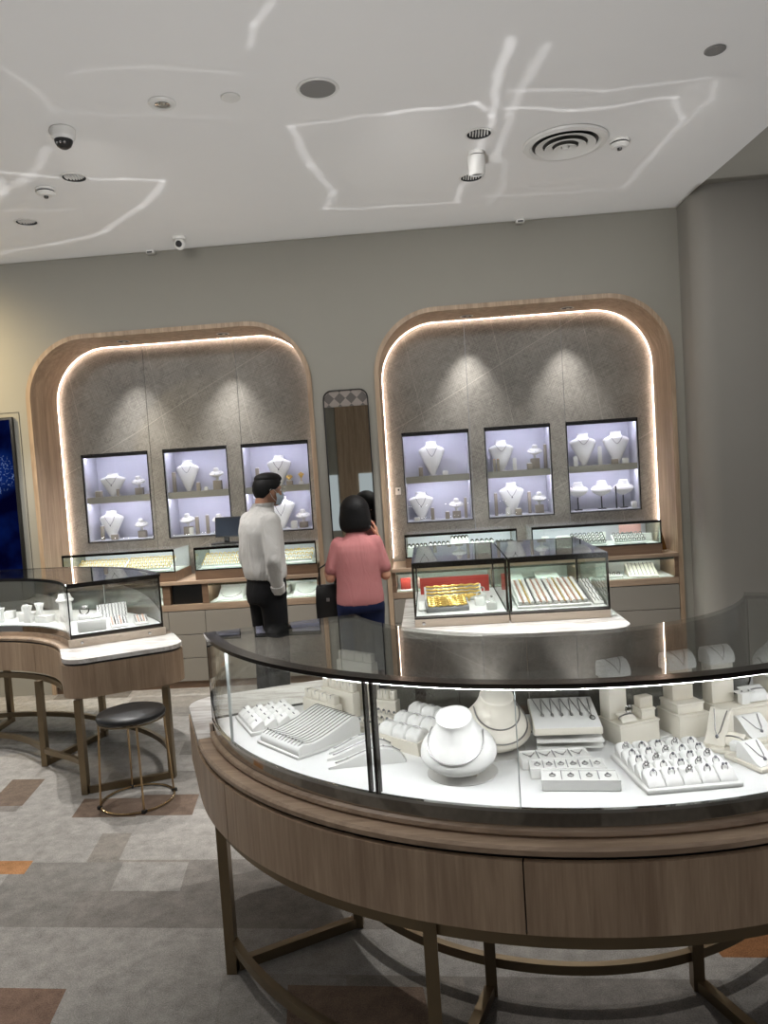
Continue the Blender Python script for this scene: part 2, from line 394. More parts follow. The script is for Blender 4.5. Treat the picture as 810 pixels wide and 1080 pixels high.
def arch(x0, x1, z0, z1, r, n=14):
    p = [(x0, z0)]
    p += [(x0+r-r*math.cos(t*PI/2/n), z1-r+r*math.sin(t*PI/2/n)) for t in range(n+1)]
    p += [(x1-r+r*math.sin(t*PI/2/n), z1-r+r*math.cos(t*PI/2/n)) for t in range(n+1)]
    p += [(x1, z0)]
    return p
def fill(loops, M, depth):
    """flat plate with holes: loops of (x,y), first the outline; extruded by depth along the local z"""
    mb = MB(); bm = mb.bm; eds = []
    for lp in loops:
        vs = [bm.verts.new((p[0], p[1], 0)) for p in lp]
        eds += [bm.edges.new((vs[i], vs[(i+1) % len(vs)])) for i in range(len(vs))]
    bmesh.ops.triangle_fill(bm, use_beauty=True, use_dissolve=False, edges=eds)
    r = bmesh.ops.extrude_face_region(bm, geom=list(bm.faces))
    bmesh.ops.translate(bm, vec=(0, 0, depth), verts=[e for e in r['geom'] if isinstance(e, bmesh.types.BMVert)])
    for v in bm.verts: v.co = M @ v.co
    return mb
def circ(c, r, n=32): return [(c[0]+r*math.cos(2*PI*k/n), c[1]+r*math.sin(2*PI*k/n)) for k in range(n)]

mb = MB(); mb.box(-6, 5, -3.4, 6.7, -.1, 0); struct('floor', mb, M_carpet)
out = [(-6, 0)]
for x0, x1 in NICHES: out += arch(x0, x1, 0, ZN, RN)
out += [(2.2, 0), (2.2, ZC), (-6, ZC)]
mb = MB(); mb.prism(out, YW, YW+.1, XZ); struct('wall_back', mb, M_wall, smooth=10)
pl = [(1.99, 6.0)] + [(2.13-.14*math.cos(t*PI/2/12), 5.80-.14*math.sin(t*PI/2/12)) for t in range(13)] + [(4.9, 5.60), (4.9, 6.0)]
mb = MB(); mb.prism(pl, 0, 3.52); struct('wall_right', mb, M_column)

DL = [(-1.937, 4.474), (-2.569, 5.123), (.403, 4.379), (.398, 5.019)]
edge = [(1.99, 6.02), (1.992, 5.62), (2.035, 5.1), (2.066, 4.63), (2.12, 3.4), (2.2, 0), (2.25, -3.4)]
mb = MB(); mb.prism([(-6, -3.4), (-6, 6.02)]+edge, ZC, ZC+.12)
ceil_o = struct('ceiling', mb, M_ceil, smooth=20)
mb = MB()
for c in DL: mb.lathe([(.07, -.1), (.07, .3)], 32, Matrix.Translation((c[0], c[1], ZC)))
cut = obj('cutter', mb, M_ceil); bo = ceil_o.modifiers.new('holes', 'BOOLEAN'); bo.operation = 'DIFFERENCE'; bo.object = cut; bo.solver = 'EXACT'
bpy.context.view_layer.update()
me_ = bpy.data.meshes.new_from_object(ceil_o.evaluated_get(bpy.context.evaluated_depsgraph_get()))
me_.shade_flat(); ceil_o.modifiers.clear(); ceil_o.data = me_; bpy.data.objects.remove(cut)
mb = MB(); mb.prism([(x+.002, y) for x, y in edge]+[(5, -3.4), (5, 6.02)], ZC+.045, ZC+.12); struct('ceiling_side', mb, M_wall)

for i, (x0, x1) in enumerate(NICHES):
    t = .035
    o = arch(x0, x1, 0, ZN, RN, 20); n_ = arch(x0+t, x1-t, 0, ZN-t, RN-t, 20)
    mb = MB(); rows = []
    for y, lp in ((YW-.018, o), (YW-.018, n_), (YP+.02, n_), (YP+.02, o)): rows.append([mb.v((p[0], y, p[1])) for p in lp])
    m = len(o)
    for k in range(4):
        for j in range(m-1): mb.face([rows[k][j], rows[k][j+1], rows[(k+1) % 4][j+1], rows[(k+1) % 4][j]])
    for j in (0, m-1): mb.face([rows[k][j] for k in range(4)])
    fr = struct('trim_%d' % (i+1), mb, M_oak, smooth=40)
    a = arch(x0+t+.001, x1-t-.001, .9, ZN-t-.001, RN-t, 20); b = arch(x0+t+.003, x1-t-.003, .9, ZN-t-.003, RN-t-.002, 20)
    mb = MB(); rows = [[mb.v((p[0], y, p[1])) for p in lp] for y, lp in ((YP-.022, a), (YP-.022, b), (YP-.013, b), (YP-.013, a))]
    for k in range(4):
        for j in range(len(a)-1): mb.face([rows[k][j], rows[k][j+1], rows[(k+1) % 4][j+1], rows[(k+1) % 4][j]])
    obj('led_strip', mb, M_ledw, fr)

CASES = [(-2.945, -2.365), (-2.232, -1.680), (-1.556, -.984), (-.190, .367), (.497, 1.040), (1.169, 1.753)]
ZV0, ZV1 = 1.182, 1.940
k_ = 3
for i, (x0, x1) in enumerate(NICHES):
    xa, xb = x0+.037, x1-.037; s = [(-2.337, -1.547), (.38, 1.167)][i]; zt = ZN-.037; r = RN-.037
    A = arch(xa, xb, .86, zt, r, 16); h = len(A)//2
    left = A[:h]+[(s[0]-.002, zt), (s[0]-.002, .86)]
    right = [(s[1]+.002, .86), (s[1]+.002, zt)]+A[h:]
    mid = [(s[0]+.002, .86), (s[0]+.002, zt), (s[1]-.002, zt), (s[1]-.002, .86)]
    for lp, (c0, c1) in zip((left, mid, right), CASES[3*i:3*i+3]):
        a_, b_ = c0-.001, c1+.001; l_, r_ = min(q[0] for q in lp), max(q[0] for q in lp)
        mb = MB(); top = [q for q in lp if q[1] > .9]
        upper = [(l_, ZV1+.001)]+sorted([q for q in top if q[0] <= (l_+r_)/2], key=lambda q: (q[0], q[1]))+sorted([q for q in top if q[0] > (l_+r_)/2], key=lambda q: (q[0], -q[1]))+[(r_, ZV1+.001)]
        T_ = Matrix.Translation((0, YP, 0)) @ XZ
        mb.prism(upper, 0, .015, T_)
        for q in ((l_, r_, .86, ZV0-.001), (l_, a_, ZV0-.001, ZV1+.001), (b_, r_, ZV0-.001, ZV1+.001)): mb.prism([(q[0], q[2]), (q[1], q[2]), (q[1], q[3]), (q[0], q[3])], 0, .015, T_)
        struct('trim_%d' % k_, mb, M_stone, smooth=10); k_ += 1

# behind the camera: the wall the mirror faces
mb = MB(); mb.box(-3.2, -1.75, -3.3, -3.2, 0, ZC); struct('wall_rear', mb, M_wall)
mb = MB(); mb.box(-1.74, .1, -3.3, -3.2, 0, ZC); struct('wall_front', mb, M_oak)
M_shopwin = emis('lit_shop_window', (206, 216, 222), .9)
for n_, (xa, xb) in enumerate(((-2.02, -1.76), (-1.34, -1.06))):
    mb = MB(); mb.box(xa, xb, -3.19, -3.16, .5, 1.6); struct('window_%d' % (n_+1), mb, M_shopwin)

# ------------------------------------------------------------------ ceiling fittings
def ceil_thing(name, label, cat, x, y, z=ZC): return thing(name, label, cat, (x, y, z))
lab = ['chrome recessed downlight between dome camera and slim round sensor', 'chrome recessed downlight nearest the wall above the screen',
       'chrome recessed downlight beside the air diffuser', 'chrome recessed downlight behind the white spotlight head']
for (x, y), l in zip(DL, lab):
    t = ceil_thing('downlight', l, 'ceiling light', x, y); t['group'] = 'recessed ceiling downlights'
    mb = MB(); mb.lathe([(.066, -.001), (.078, -.001), (.080, -.004), (.068, -.006), (.066, -.004)], 32); obj('trim_ring', mb, M_plastic, t)
    mb = MB(); mb.bm
    prof = [(.0655, -.003), (.058, .022), (.048, .055), (.040, .075)]
    n = 24
    rows = [[mb.v((r*math.cos(2*PI*k/n), r*math.sin(2*PI*k/n), z)) for k in range(n)] for r, z in prof]
    for a, b in zip(rows, rows[1:]):
        for k in range(n): mb.face([a[k], a[(k+1) % n], b[(k+1) % n], b[k]])
    obj('reflector', mb, M_shadow, t)
    for k in range(7):
        mb = MB(); x_ = -.048+k*.016; hw = math.sqrt(max(.0001, .056**2-x_*x_))*.9; mb.box(x_-.0028, x_+.0028, -hw*.8, hw*.8, -.002, .022); obj('fin', mb, M_plastic, t)
    mb = MB(); mb.lathe([(.0, .072), (.041, .072), (.041, .078), (.0, .078)], 20); obj('lamp', mb, M_shadow, t)

def fixture(name, label, cat, px, py, parts):
    p = at(px, py, ZC); t = ceil_thing(name, label, cat, p.x, p.y)
    for pn, prof, m, n in parts:
        mb = MB(); mb.lathe(prof, n); obj(pn, mb, m, t)
    return t
fixture('ceiling_speaker', 'round grey mesh speaker with white rim in the ceiling', 'speaker', 335, 93,
        [('rim', [(.084, -.001), (.100, -.001), (.102, -.004), (.098, -.008), (.086, -.006)], M_plastic, 40), ('grille', [(0, -.002), (.084, -.002), (.084, -.006), (0, -.007)], M_grille, 40)])
fixture('cover_plate', 'small white blank disc between speaker and emergency light', 'cover', 243, 102, [('plate', [(0, -.001), (.046, -.001), (.047, -.006), (.043, -.009), (0, -.010)], M_plastic, 32)])
fixture('cover_plate', 'pale blank disc alone in the upper right ceiling corner', 'cover', 754, 52, [('plate', [(0, -.001), (.046, -.001), (.047, -.006), (.043, -.009), (0, -.010)], M_grille, 32)])
t = fixture('emergency_light', 'round white emergency light with small clear lens', 'emergency light', 171, 108,
        [('housing', [(0, -.001), (.064, -.001), (.066, -.004), (.060, -.012), (.040, -.014), (.038, -.008), (0, -.008)], M_plastic, 36), ('lens', [(.036, -.0085), (.034, -.013), (.018, -.019), (0, -.021)], M_steel, 20)])
mb = MB(); mb.lathe([(0, -.0085), (.010, -.0085), (.009, -.013), (0, -.014)], 12, Matrix.Translation((-.012, -.006, 0))); obj('lamp', mb, M_steel, t)
t = fixture('dome_camera', 'white dome security camera with dark dome on the ceiling', 'camera', 66, 136,
        [('housing', [(0, -.001), (.058, -.001), (.062, -.006), (.058, -.045), (.046, -.058), (.043, -.056), (0, -.05)], M_plastic, 32), ('dome', [(.045, -.05), (.043, -.068), (.034, -.086), (.018, -.097), (0, -.1)], M_shadow, 24)])
for x, y in ((-.02, -.03), (.018, -.032), (0, -.036)):
    mb = MB(); mb.ell((x, y, -.078), (.007, .007, .007), 8, 6); obj('lens', mb, M_steel, t)
for lb, px, py in (('slim white round sensor with dark underside beside two downlights', 48, 199), ('slim white round sensor close to the air diffuser', 653, 148)):
    fixture('ceiling_sensor', lb, 'sensor', px, py, [('base', [(0, -.001), (.055, -.001), (.058, -.008), (.054, -.014), (0, -.016)], M_plastic, 32), ('gap', [(.0, -.016), (.05, -.016), (.05, -.024), (0, -.024)], M_shadow, 28),
            ('cap', [(0, -.024), (.054, -.024), (.054, -.032), (.036, -.042), (0, -.045)], M_plastic, 32), ('detector', [(0, -.0452), (.014, -.0452), (.012, -.056), (0, -.058)], M_shadow, 14)])
t = fixture('turret_camera', 'white turret security camera where ceiling meets the wall', 'camera', 189, 250, [('base', [(0, -.001), (.048, -.001), (.05, -.01), (.046, -.02), (0, -.022)], M_plastic, 28)])
mb = MB(); mb.ell((0, -.002, -.052), (.042, .042, .044), 20, 14); obj('ball', mb, M_plastic, t)
q = Matrix.Translation((.004, -.036, -.06)) @ Matrix.Rotation(R(110), 4, 'X')
mb = MB(); mb.lathe([(0, -.004), (.022, -.004), (.024, .004), (.018, .008), (0, .009)], 20, q); obj('lens', mb, M_shadow, t)
for lb, px, py in (('tiny white sprinkler box on the wall line beside turret camera', 160, 266), ('tiny white sprinkler box on the wall line below the air diffuser', 548, 234.5)):
    p = aty(px, py, 5.985); t = thing('sprinkler_box', lb, 'sprinkler', (p.x, 5.965, ZC))
    mb = MB(); mb.rbox(-.032, .032, -.03, .03, -.03, -.001, .008); obj('housing', mb, M_plastic, t)
    mb = MB(); mb.box(-.02, .02, -.033, -.0295, -.026, -.016); obj('slot', mb, M_shadow, t)
p = at(502, 160, ZC); t = ceil_thing('spotlight_head', 'white cylindrical spotlight head hanging between two downlights', 'spotlight', p.x, p.y)
M = Matrix.Rotation(R(8), 4, 'X')
mb = MB(); mb.lathe([(0, -.001), (.046, -.001), (.046, -.022), (0, -.022)], 28); obj('canopy', mb, M_plastic, t)
mb = MB(); mb.lathe([(0, -.022), (.05, -.022), (.053, -.05), (.046, -.125), (.04, -.13), (.036, -.115), (0, -.11)], 28, M); obj('barrel', mb, M_plastic, t)
mb = MB(); mb.lathe([(0, -.111), (.035, -.114), (.033, -.122), (0, -.124)], 20, M); obj('lens', mb, M_shadow, t)
p = at(596, 150, ZC); t = ceil_thing('air_diffuser', 'large round white air diffuser of nested rings in the ceiling', 'air vent', p.x, p.y)
mb = MB(); mb.lathe([(.188, -.001), (.238, -.001), (.244, -.006), (.236, -.016), (.205, -.022), (.188, -.012)], 56); obj('outer_ring', mb, M_plastic, t)
for r0, r1, zz in ((.128, .172, -.022), (.076, .118, -.030), (.026, .066, -.036)):
    mb = MB(); mb.lathe([(r0, zz+.016), (r1, zz), (r1, zz-.005), (r0+.008, zz+.006), (r0, zz+.008)], 48); obj('ring', mb, M_plastic, t)
mb = MB(); mb.lathe([(0, -.002), (.187, -.002), (.187, -.004), (0, -.004)], 48); obj('throat', mb, M_shadow, t)
mb = MB(); mb.lathe([(0, -.022), (.02, -.022), (.018, -.04), (0, -.043)], 20); obj('hub', mb, M_plastic, t)
NL = [((-2.401, 6.222), 'small downlight in niche soffit above the first wall case'), ((-1.576, 6.225), 'small downlight in niche soffit above the man'),
      ((.397, 6.27), 'small downlight in the soffit of the niche beside the mirror'), ((1.191, 6.255), 'small downlight in niche soffit towards the round column')]
for (x, y), l in NL:
    t = thing('niche_downlight', l, 'ceiling light', (x, y, ZN-.035), group='downlights in the niche soffits')
    mb = MB(); mb.lathe([(.042, -.0008), (.054, -.0008), (.055, -.003), (.044, -.005)], 28); obj('trim_ring', mb, M_plastic, t)
    mb = MB(); mb.lathe([(0, -.0008), (.042, -.0008), (.041, -.004), (0, -.0025)], 24); obj('reflector', mb, M_shadow, t)
    mb = MB(); mb.lathe([(0, -.0042), (.014, -.0042), (.012, -.008), (0, -.009)], 12, Matrix.Translation((.006, 0, 0))); obj('lamp', mb, M_plastic, t)

# ------------------------------------------------------------------ screen, mirror, wall plate
def m_screen():
    m = bpy.data.materials.new('blue_screen_picture'); m.use_nodes = True; nt = m.node_tree; nt.nodes.remove(nt.nodes['Principled BSDF']); L = nt.links.new
    tc = N(nt, 'ShaderNodeTexCoord')
    def mask(c, r, w):
        sb = N(nt, 'ShaderNodeVectorMath', operation='DISTANCE'); L(tc.outputs['Object'], sb.inputs[0]); sb.inputs[1].default_value = c
        mr = N(nt, 'ShaderNodeMapRange'); mr.inputs['From Min'].default_value = r+w; mr.inputs['From Max'].default_value = r; L(sb.outputs['Value'], mr.inputs['Value']); return mr.outputs['Result']
    vo = N(nt, 'ShaderNodeTexVoronoi', Scale=26.0, feature='DISTANCE_TO_EDGE'); L(tc.outputs['Object'], vo.inputs['Vector'])
    r1 = N(nt, 'ShaderNodeMapRange'); r1.inputs['From Min'].default_value = .12; r1.inputs['From Max'].default_value = .0; L(vo.outputs['Distance'], r1.inputs['Value'])
    nz = N(nt, 'ShaderNodeTexNoise', Scale=2.6, Detail=4.0); L(tc.outputs['Object'], nz.inputs['Vector'])
    sp = N(nt, 'ShaderNodeTexNoise', Scale=55.0, Detail=2.0); L(tc.outputs['Object'], sp.inputs['Vector'])
    s2 = N(nt, 'ShaderNodeMapRange'); s2.inputs['From Min'].default_value = .5; s2.inputs['From Max'].default_value = .72; L(sp.outputs['Fac'], s2.inputs['Value'])
    base = N(nt, 'ShaderNodeValToRGB'); e = base.color_ramp.elements; e[0].position = .42; e[0].color = srgb((3, 3, 30)); e[1].position = .72; e[1].color = srgb((8, 30, 88)); L(nz.outputs['Fac'], base.inputs['Fac'])
    a = N(nt, 'ShaderNodeMath', operation='MULTIPLY'); L(r1.outputs['Result'], a.inputs[0]); L(s2.outputs['Result'], a.inputs[1])
    b = N(nt, 'ShaderNodeMath', operation='MULTIPLY'); L(a.outputs[0], b.inputs[0]); L(mask((-.15, 0, .78), .13, .05), b.inputs[1])
    g = N(nt, 'ShaderNodeMath', operation='MULTIPLY'); L(mask((-.15, 0, .78), .02, .2), g.inputs[0]); g.inputs[1].default_value = .5
    mx = N(nt, 'ShaderNodeMix', data_type='RGBA'); L(b.outputs[0], mx.inputs['Factor']); L(base.outputs['Color'], mx.inputs['A']); mx.inputs['B'].default_value = srgb((170, 196, 246))
    mg = N(nt, 'ShaderNodeMix', data_type='RGBA'); L(g.outputs[0], mg.inputs['Factor']); L(mx.outputs['Result'], mg.inputs['A']); mg.inputs['B'].default_value = srgb((26, 58, 140))
    em = N(nt, 'ShaderNodeEmission', Strength=.85); L(mg.outputs['Result'], em.inputs['Color']); L(em.outputs[0], nt.nodes['Material Output'].inputs['Surface']); return m
t = thing('mounted_screen', 'tall lit screen with deep blue jewel picture on the wall', 'screen', (-3.28, YW, 1.04))
mb = MB(); mb.rbox(-1.02, .022, -.03, -.001, -.022, 1.218, .004); obj('bezel', mb, M_shadow, t)
mb = MB(); mb.box(-1.0, 0, -.034, -.0305, 0, 1.197); obj('display', mb, m_screen(), t)
mb = MB()
for a in ((.067, .070, -.2, 1.255), ): mb.box(a[0], a[1], -.003, -.0005, a[2], a[3])
mb.box(-1.1, .07, -.003, -.0005, 1.252, 1.255); obj('surround_seam', mb, M_shadow, t)

def m_lattice():
    m, nt, b = newmat('lattice_print'); L = nt.links.new
    tc = N(nt, 'ShaderNodeTexCoord'); vr = N(nt, 'ShaderNodeVectorRotate', rotation_type='Y_AXIS', Angle=PI/4); L(tc.outputs['Object'], vr.inputs['Vector'])
    w = N(nt, 'ShaderNodeTexChecker', Scale=16.0); L(vr.outputs['Vector'], w.inputs['Vector'])
    w.inputs['Color1'].default_value = srgb((150, 140, 132)); w.inputs['Color2'].default_value = srgb((96, 90, 86)); L(w.outputs['Color'], b.inputs['Base Color']); b.inputs['Roughness'].default_value = .5; return m
t = thing('wall_mirror', 'tall narrow arched mirror with lattice top between the two niches', 'mirror', (-.593, YW, .1))
A = arch(-.176, .176, 0, 2.187, .07, 10); B = arch(-.168, .168, .008, 2.179, .064, 10)
mb = fill([A, B], Matrix.Translation((0, -.02, 0)) @ XZ, .019); obj('frame', mb, M_shadow, t, smooth=20)
mb = MB(); mb.prism([(-.168, .008), (.168, .008), (.168, 2.055), (-.168, 2.055)], -.012, -.002, XZ); obj('mirror_glass', mb, M_mirror, t)
mb = MB(); mb.prism([(-.168, 2.058)]+B[1:-1]+[(.168, 2.058)], -.012, -.002, XZ); obj('lattice_panel', mb, m_lattice(), t, smooth=10)
p = aty(420, 518, YP); t = thing('wall_plate', 'small square plate with keyhole beside the wall case next to the mirror', 'wall plate', (p.x, YP, p.z))
mb = MB(); mb.rbox(-.022, .022, -.007, -.0005, -.03, .03, .003); obj('plate', mb, M_plastic, t)
mb = MB(); mb.lathe([(0, 0), (.008, 0), (.007, .003), (0, .003)], 14, Matrix.Translation((.004, -.0072, .01)) @ Matrix.Rotation(PI/2, 4, 'X')); obj('keyhole', mb, M_shadow, t)

# ------------------------------------------------------------------ display stands
def smooth_prof(pts, n):      # Catmull-Rom through tuples
    out = []
    for i in range(len(pts)-1):
        p0, p1, p2, p3 = (Vector(pts[max(i-1, 0)]), Vector(pts[i]), Vector(pts[i+1]), Vector(pts[min(i+2, len(pts)-1)]))
        for k in range(n):
            t = k/n; out.append(.5*((2*p1)+(p2-p0)*t+(2*p0-5*p1+4*p2-p3)*t*t+(3*p1-p0-3*p2+p3)*t**3))
    out.append(Vector(pts[-1])); return out
VB = smooth_prof([Vector(q) for q in ((.012, .010, 0), (.034, .020, .15), (.062, .026, .38), (.090, .034, .62), (.100, .040, .74), (.082, .044, .81), (.052, .040, .86), (.040, .036, .92), (.042, .038, 1.0))], 3)
def chain_v(h, sc, drop, zt=.86):
    """necklace line over the front of a tapered bust"""
    pts = []
    for i in range(17):
        u = -1+2*i/16
        z = zt-drop*(1-abs(u)**1.5)
        row = min(VB, key=lambda q: abs(q[2]-z)); x = u*.046
        xr = min(.98, abs(x)/row[0]); y = -row[1]*math.sqrt(1-xr*xr)
        pts.append((x*sc, y*sc-.003-(1-z)*.02, z*h))
    return pts
def v_bust(label, loc, h=.26, sc=1.0, rotz=0, m=None):
    t = thing('necklace_bust', label, 'display bust', loc, rotz, 'tapered busts in the wall cases')
    mb = MB(); n = 20
    mb.loft([[Vector((a*sc*math.cos(2*PI*k/n), b*sc*math.sin(2*PI*k/n)-(1-z)*.02, z*h+.001)) for k in range(n)] for a, b, z in VB]); obj('body', mb, m or M_white, t, smooth=60)
    mb = MB(); mb.rbox(-.03*sc, .03*sc, .004, .07*sc, .0, .008, .002); mb.box(-.006, .006, .03*sc, .036*sc, .006, h*.62); obj('easel', mb, M_white, t)
    return t
def cone_bust(label, loc, sc=1.0, rotz=0, blockh=.06, m=None, bm_=None):
    t = thing('necklace_stand', label, 'display stand', loc, rotz, 'small cone stands in the wall cases')
    mb = MB(); mb.rbox(-.036*sc, .036*sc, -.03*sc, .03*sc, 0, blockh, .003); obj('block', mb, bm_ or M_taupe, t)
    mb = MB(); mb.lathe([(.014*sc, blockh), (.012*sc, blockh+.03*sc), (.02*sc, blockh+.04*sc)], 12); obj('stem', mb, m or M_white, t)
    mb = MB(); z = blockh+.034*sc; T = Matrix.Translation((0, -.004, z)) @ Matrix.Rotation(R(14), 4, 'X')
    mb.lathe([(.02*sc, 0), (.062*sc, .022*sc), (.064*sc, .030*sc), (.05*sc, .044*sc), (.026*sc, .052*sc), (.022*sc, .078*sc), (.018*sc, .082*sc), (0, .084*sc)], 22, T); obj('cone', mb, m or M_white, t)
    return t
def necklace(label, pts, loc, rotz, m, r=.0022, pend=None, group='necklaces on display'):
    t = thing('necklace', label, 'necklace', loc, rotz, group)
    mb = MB(); mb.tube(pts, r, 5); obj('chain', mb, m, t)
    if pend:
        c = pts[len(pts)//2]; mb = MB(); mb.ell((c[0], c[1]-.004, c[2]-pend*1.4), (pend, pend*.6, pend*1.3), 10, 8); obj('pendant', mb, M_gem if m is not M_gold else M_gold, t)
    return t
def post(label, loc, w, h, m, name='display_column', cat='display column', cap=None, rotz=0, group=None):
    t = thing(name, label, cat, loc, rotz, group)
    mb = MB(); mb.rbox(-w/2, w/2, -w/2, w/2, 0, h, .002); obj('shaft', mb, m, t)
    mb = MB(); mb.rbox(-w*.42, w*.42, -w*.42, w*.42, h, h+.006, .002); obj('cap', mb, cap or M_white, t)
    return t

# ------------------------------------------------------------------ wall cases and what stands in them
CN = ['wall case closest to the screen', 'wall case with the monitor below', 'wall case behind the man', 'wall case closest to the mirror in the second niche',
      'middle wall case of the niche beside the column', 'wall case closest to the column']
SHORT = ['first case from the screen', 'second case from the screen', 'case behind the man', 'case right of the mirror', 'fifth wall case', 'sixth wall case']
DV = .27
def wall_case(i):
    x0, x1 = CASES[i]; w = x1-x0; h = ZV1-ZV0
    t = thing('wall_display_case', 'lit two-shelf glass '+CN[i], 'display case', (x0, YP, ZV0), 0, 'lit cases set into the stone niches')
    e = .012
    mb = MB(); mb.box(0, w, DV, DV+e, 0, h); mb.box(0, e, .016, DV, 0, h); mb.box(w-e, w, .016, DV, 0, h); mb.box(e, w-e, .016, DV, 0, e); mb.box(e, w-e, .016, DV, h-e, h); obj('casing', mb, M_vback, t)
    mb = MB(); zs = .345; mb.box(e, w-e, .02, DV-.001, zs, zs+.042); mb.box(e, w-e, .02, .026, zs-.012, zs); obj('shelf', mb, M_vshelf, t)
    mb = MB(); f = .0055
    for a in ((0, f, 0, h), (w-f, w, 0, h), (f, w-f, 0, f), (f, w-f, h-f, h)): mb.box(a[0], a[1], -.006, .0155, a[2], a[3])
    obj('frame', mb, M_edge, t)
    mb = MB(); mb.box(f, w-f, .0, .020, h-.030, h-f-.001); obj('light_housing', mb, M_black, t)
    for j in range(2):
        mb = MB(); a, b = (f+.001, w/2-.001) if j == 0 else (w/2+.001, w-f-.001)
        mb.box(a, b, .004+.003*j, .007+.003*j, f+.001, h-.029); obj('glass_door', mb, M_glass, t)
    for z in (h-e-.008, zs-.008):
        mb = MB(); mb.box(e+.004, w-e-.004, .03, .042, z, z+.007); obj('led_strip', mb, M_ledc, t)
    return t
for i in range(6): wall_case(i)
YI = YP+.13
Z_LO, Z_UP = ZV0+.0125, ZV0+.3875
def vx(px, lvl): return aty(px, 545 if lvl == 'lo' else 490, YI).x
def vloc(px, lvl, dy=0): return (vx(px, lvl), YI+dy, (Z_LO if lvl == 'lo' else Z_UP))
def vb(i, lvl, px, h=.26, sc=1.0, drop=.3, chain=M_dsilver, pend=None, q='', dy=.02):
    s = ('upper' if lvl == 'up' else 'lower')+' shelf of the '+SHORT[i]
    loc = vloc(px, lvl, dy)
    v_bust('white tapered bust%s on %s' % (q, s), loc, h, sc)
    if chain: necklace('%s necklace on the%s bust, %s' % ('gold' if chain is M_gold else 'grey', q.replace(' at', ''), s), chain_v(h, sc, drop), loc, 0, chain, .0026, pend)
def cb(i, lvl, px, sc=1.0, q='', bh=.06, m=None):
    s = ('upper' if lvl == 'up' else 'lower')+' shelf of the '+SHORT[i]
    loc = vloc(px, lvl, .0)
    cone_bust('small white cone stand%s on %s' % (q, s), loc, sc, 0, bh)
    z = bh+.034*sc+.046*sc
    T = Matrix.Translation((0, -.004, bh+.034*sc)) @ Matrix.Rotation(R(14), 4, 'X')
    pts = [T @ Vector((.05*sc*math.cos(a), .05*sc*math.sin(a), .046*sc-.006*(math.sin(a) < 0)*abs(math.sin(a)))) for a in [PI+.3+k*(PI-.6)/10 for k in range(11)]]
    necklace('fine necklace on cone stand%s, %s' % (q, s), [tuple(p) for p in pts], loc, 0, M_dsilver, .0022, .005)
def bl(i, lvl, px, w, h, m, desc, dy=-.04, cap=None, cat='display column', name='display_column', rotz=0):
    s = ('upper' if lvl == 'up' else 'lower')+' shelf of the '+SHORT[i]
    post('%s on %s' % (desc, s), vloc(px, lvl, dy), w, h, m, name, cat, cap, rotz, 'small plinths in the wall cases')
# first case
vb(0, 'up', 117, .2, 1.15, .34, pend=.006); cb(0, 'up', 145, .9)
bl(0, 'up', 104, .05, .05, M_taupe, 'taupe cube below bust'); bl(0, 'up', 124, .022, .06, M_taupe, 'slim taupe post beside bust')
vb(0, 'lo', 117, .25, 1.1, .35, pend=.005); cb(0, 'lo', 149, .9)
bl(0, 'lo', 109, .028, .12, M_taupe, 'taupe post beside bust'); bl(0, 'lo', 123, .05, .045, M_taupe, 'low taupe cube before bust', -.07)
# second
vb(1, 'up', 197, .27, 1.0, .26); cb(1, 'up', 228, .95, bh=.08)
bl(1, 'up', 184, .028, .17, M_taupe, 'tall taupe post at the side'); bl(1, 'up', 209, .03, .07, M_taupe, 'short taupe post beside bust'); bl(1, 'up', 217, .03, .025, M_white, 'low white block near cone')
cb(1, 'lo', 198, 1.0, ' by post', .07); cb(1, 'lo', 231, .9, ' above monitor', .06)
bl(1, 'lo', 209, .028, .15, M_taupe, 'taupe post beside first cone stand'); bl(1, 'lo', 220, .026, .16, M_taupe, 'taupe post closer to the monitor'); bl(1, 'lo', 204, .034, .06, M_white, 'white cube in front', -.08)
# third
vb(2, 'up', 294, .26, 1.05, .3, pend=.006); bl(2, 'up', 272, .03, .16, M_taupe, 'taupe post'); bl(2, 'up', 317.5, .04, .02, M_white, 'low white block under gold figure')
bl(2, 'up', 305, .05, .035, M_taupe, 'low taupe block under gold brooch')
vb(2, 'lo', 297, .28, 1.2, .42, pend=.004); cb(2, 'lo', 320, .95, bh=.05)
bl(2, 'lo', 311, .05, .06, M_white, 'white block between bust and cone stand', -.05)
def gold_item(label, px, lvl, z, kind):
    loc = Vector(vloc(px, lvl, -.04))+Vector((0, 0, z)); t = thing('gold_brooch', label, 'brooch', loc, 0)
    mb = MB()
    if kind == 0:
        mb.ell((0, 0, .012), (.014, .01, .012), 12, 8)
        for k in range(6): mb.ell((.02*math.cos(k*PI/3), 0, .022+.012*abs(math.sin(k*PI/3+.5))), (.009, .007, .012), 8, 6)
    else:
        mb.tube([(0, 0, 0), (0, 0, .03)], .004, 8); mb.ell((0, 0, .045), (.014, .012, .018), 12, 8)
        for s in (-1, 1): mb.ell((.016*s, 0, .058), (.009, .008, .011), 8, 6)
        mb.ell((0, 0, .07), (.009, .009, .009), 8, 6)
    obj('body', mb, M_gold, t)
gold_item('gold flower brooch on taupe block behind the man', 305, 'up', .0415, 0)
gold_item('small gold figure on white block near the mirror', 317.5, 'up', .0265, 1)
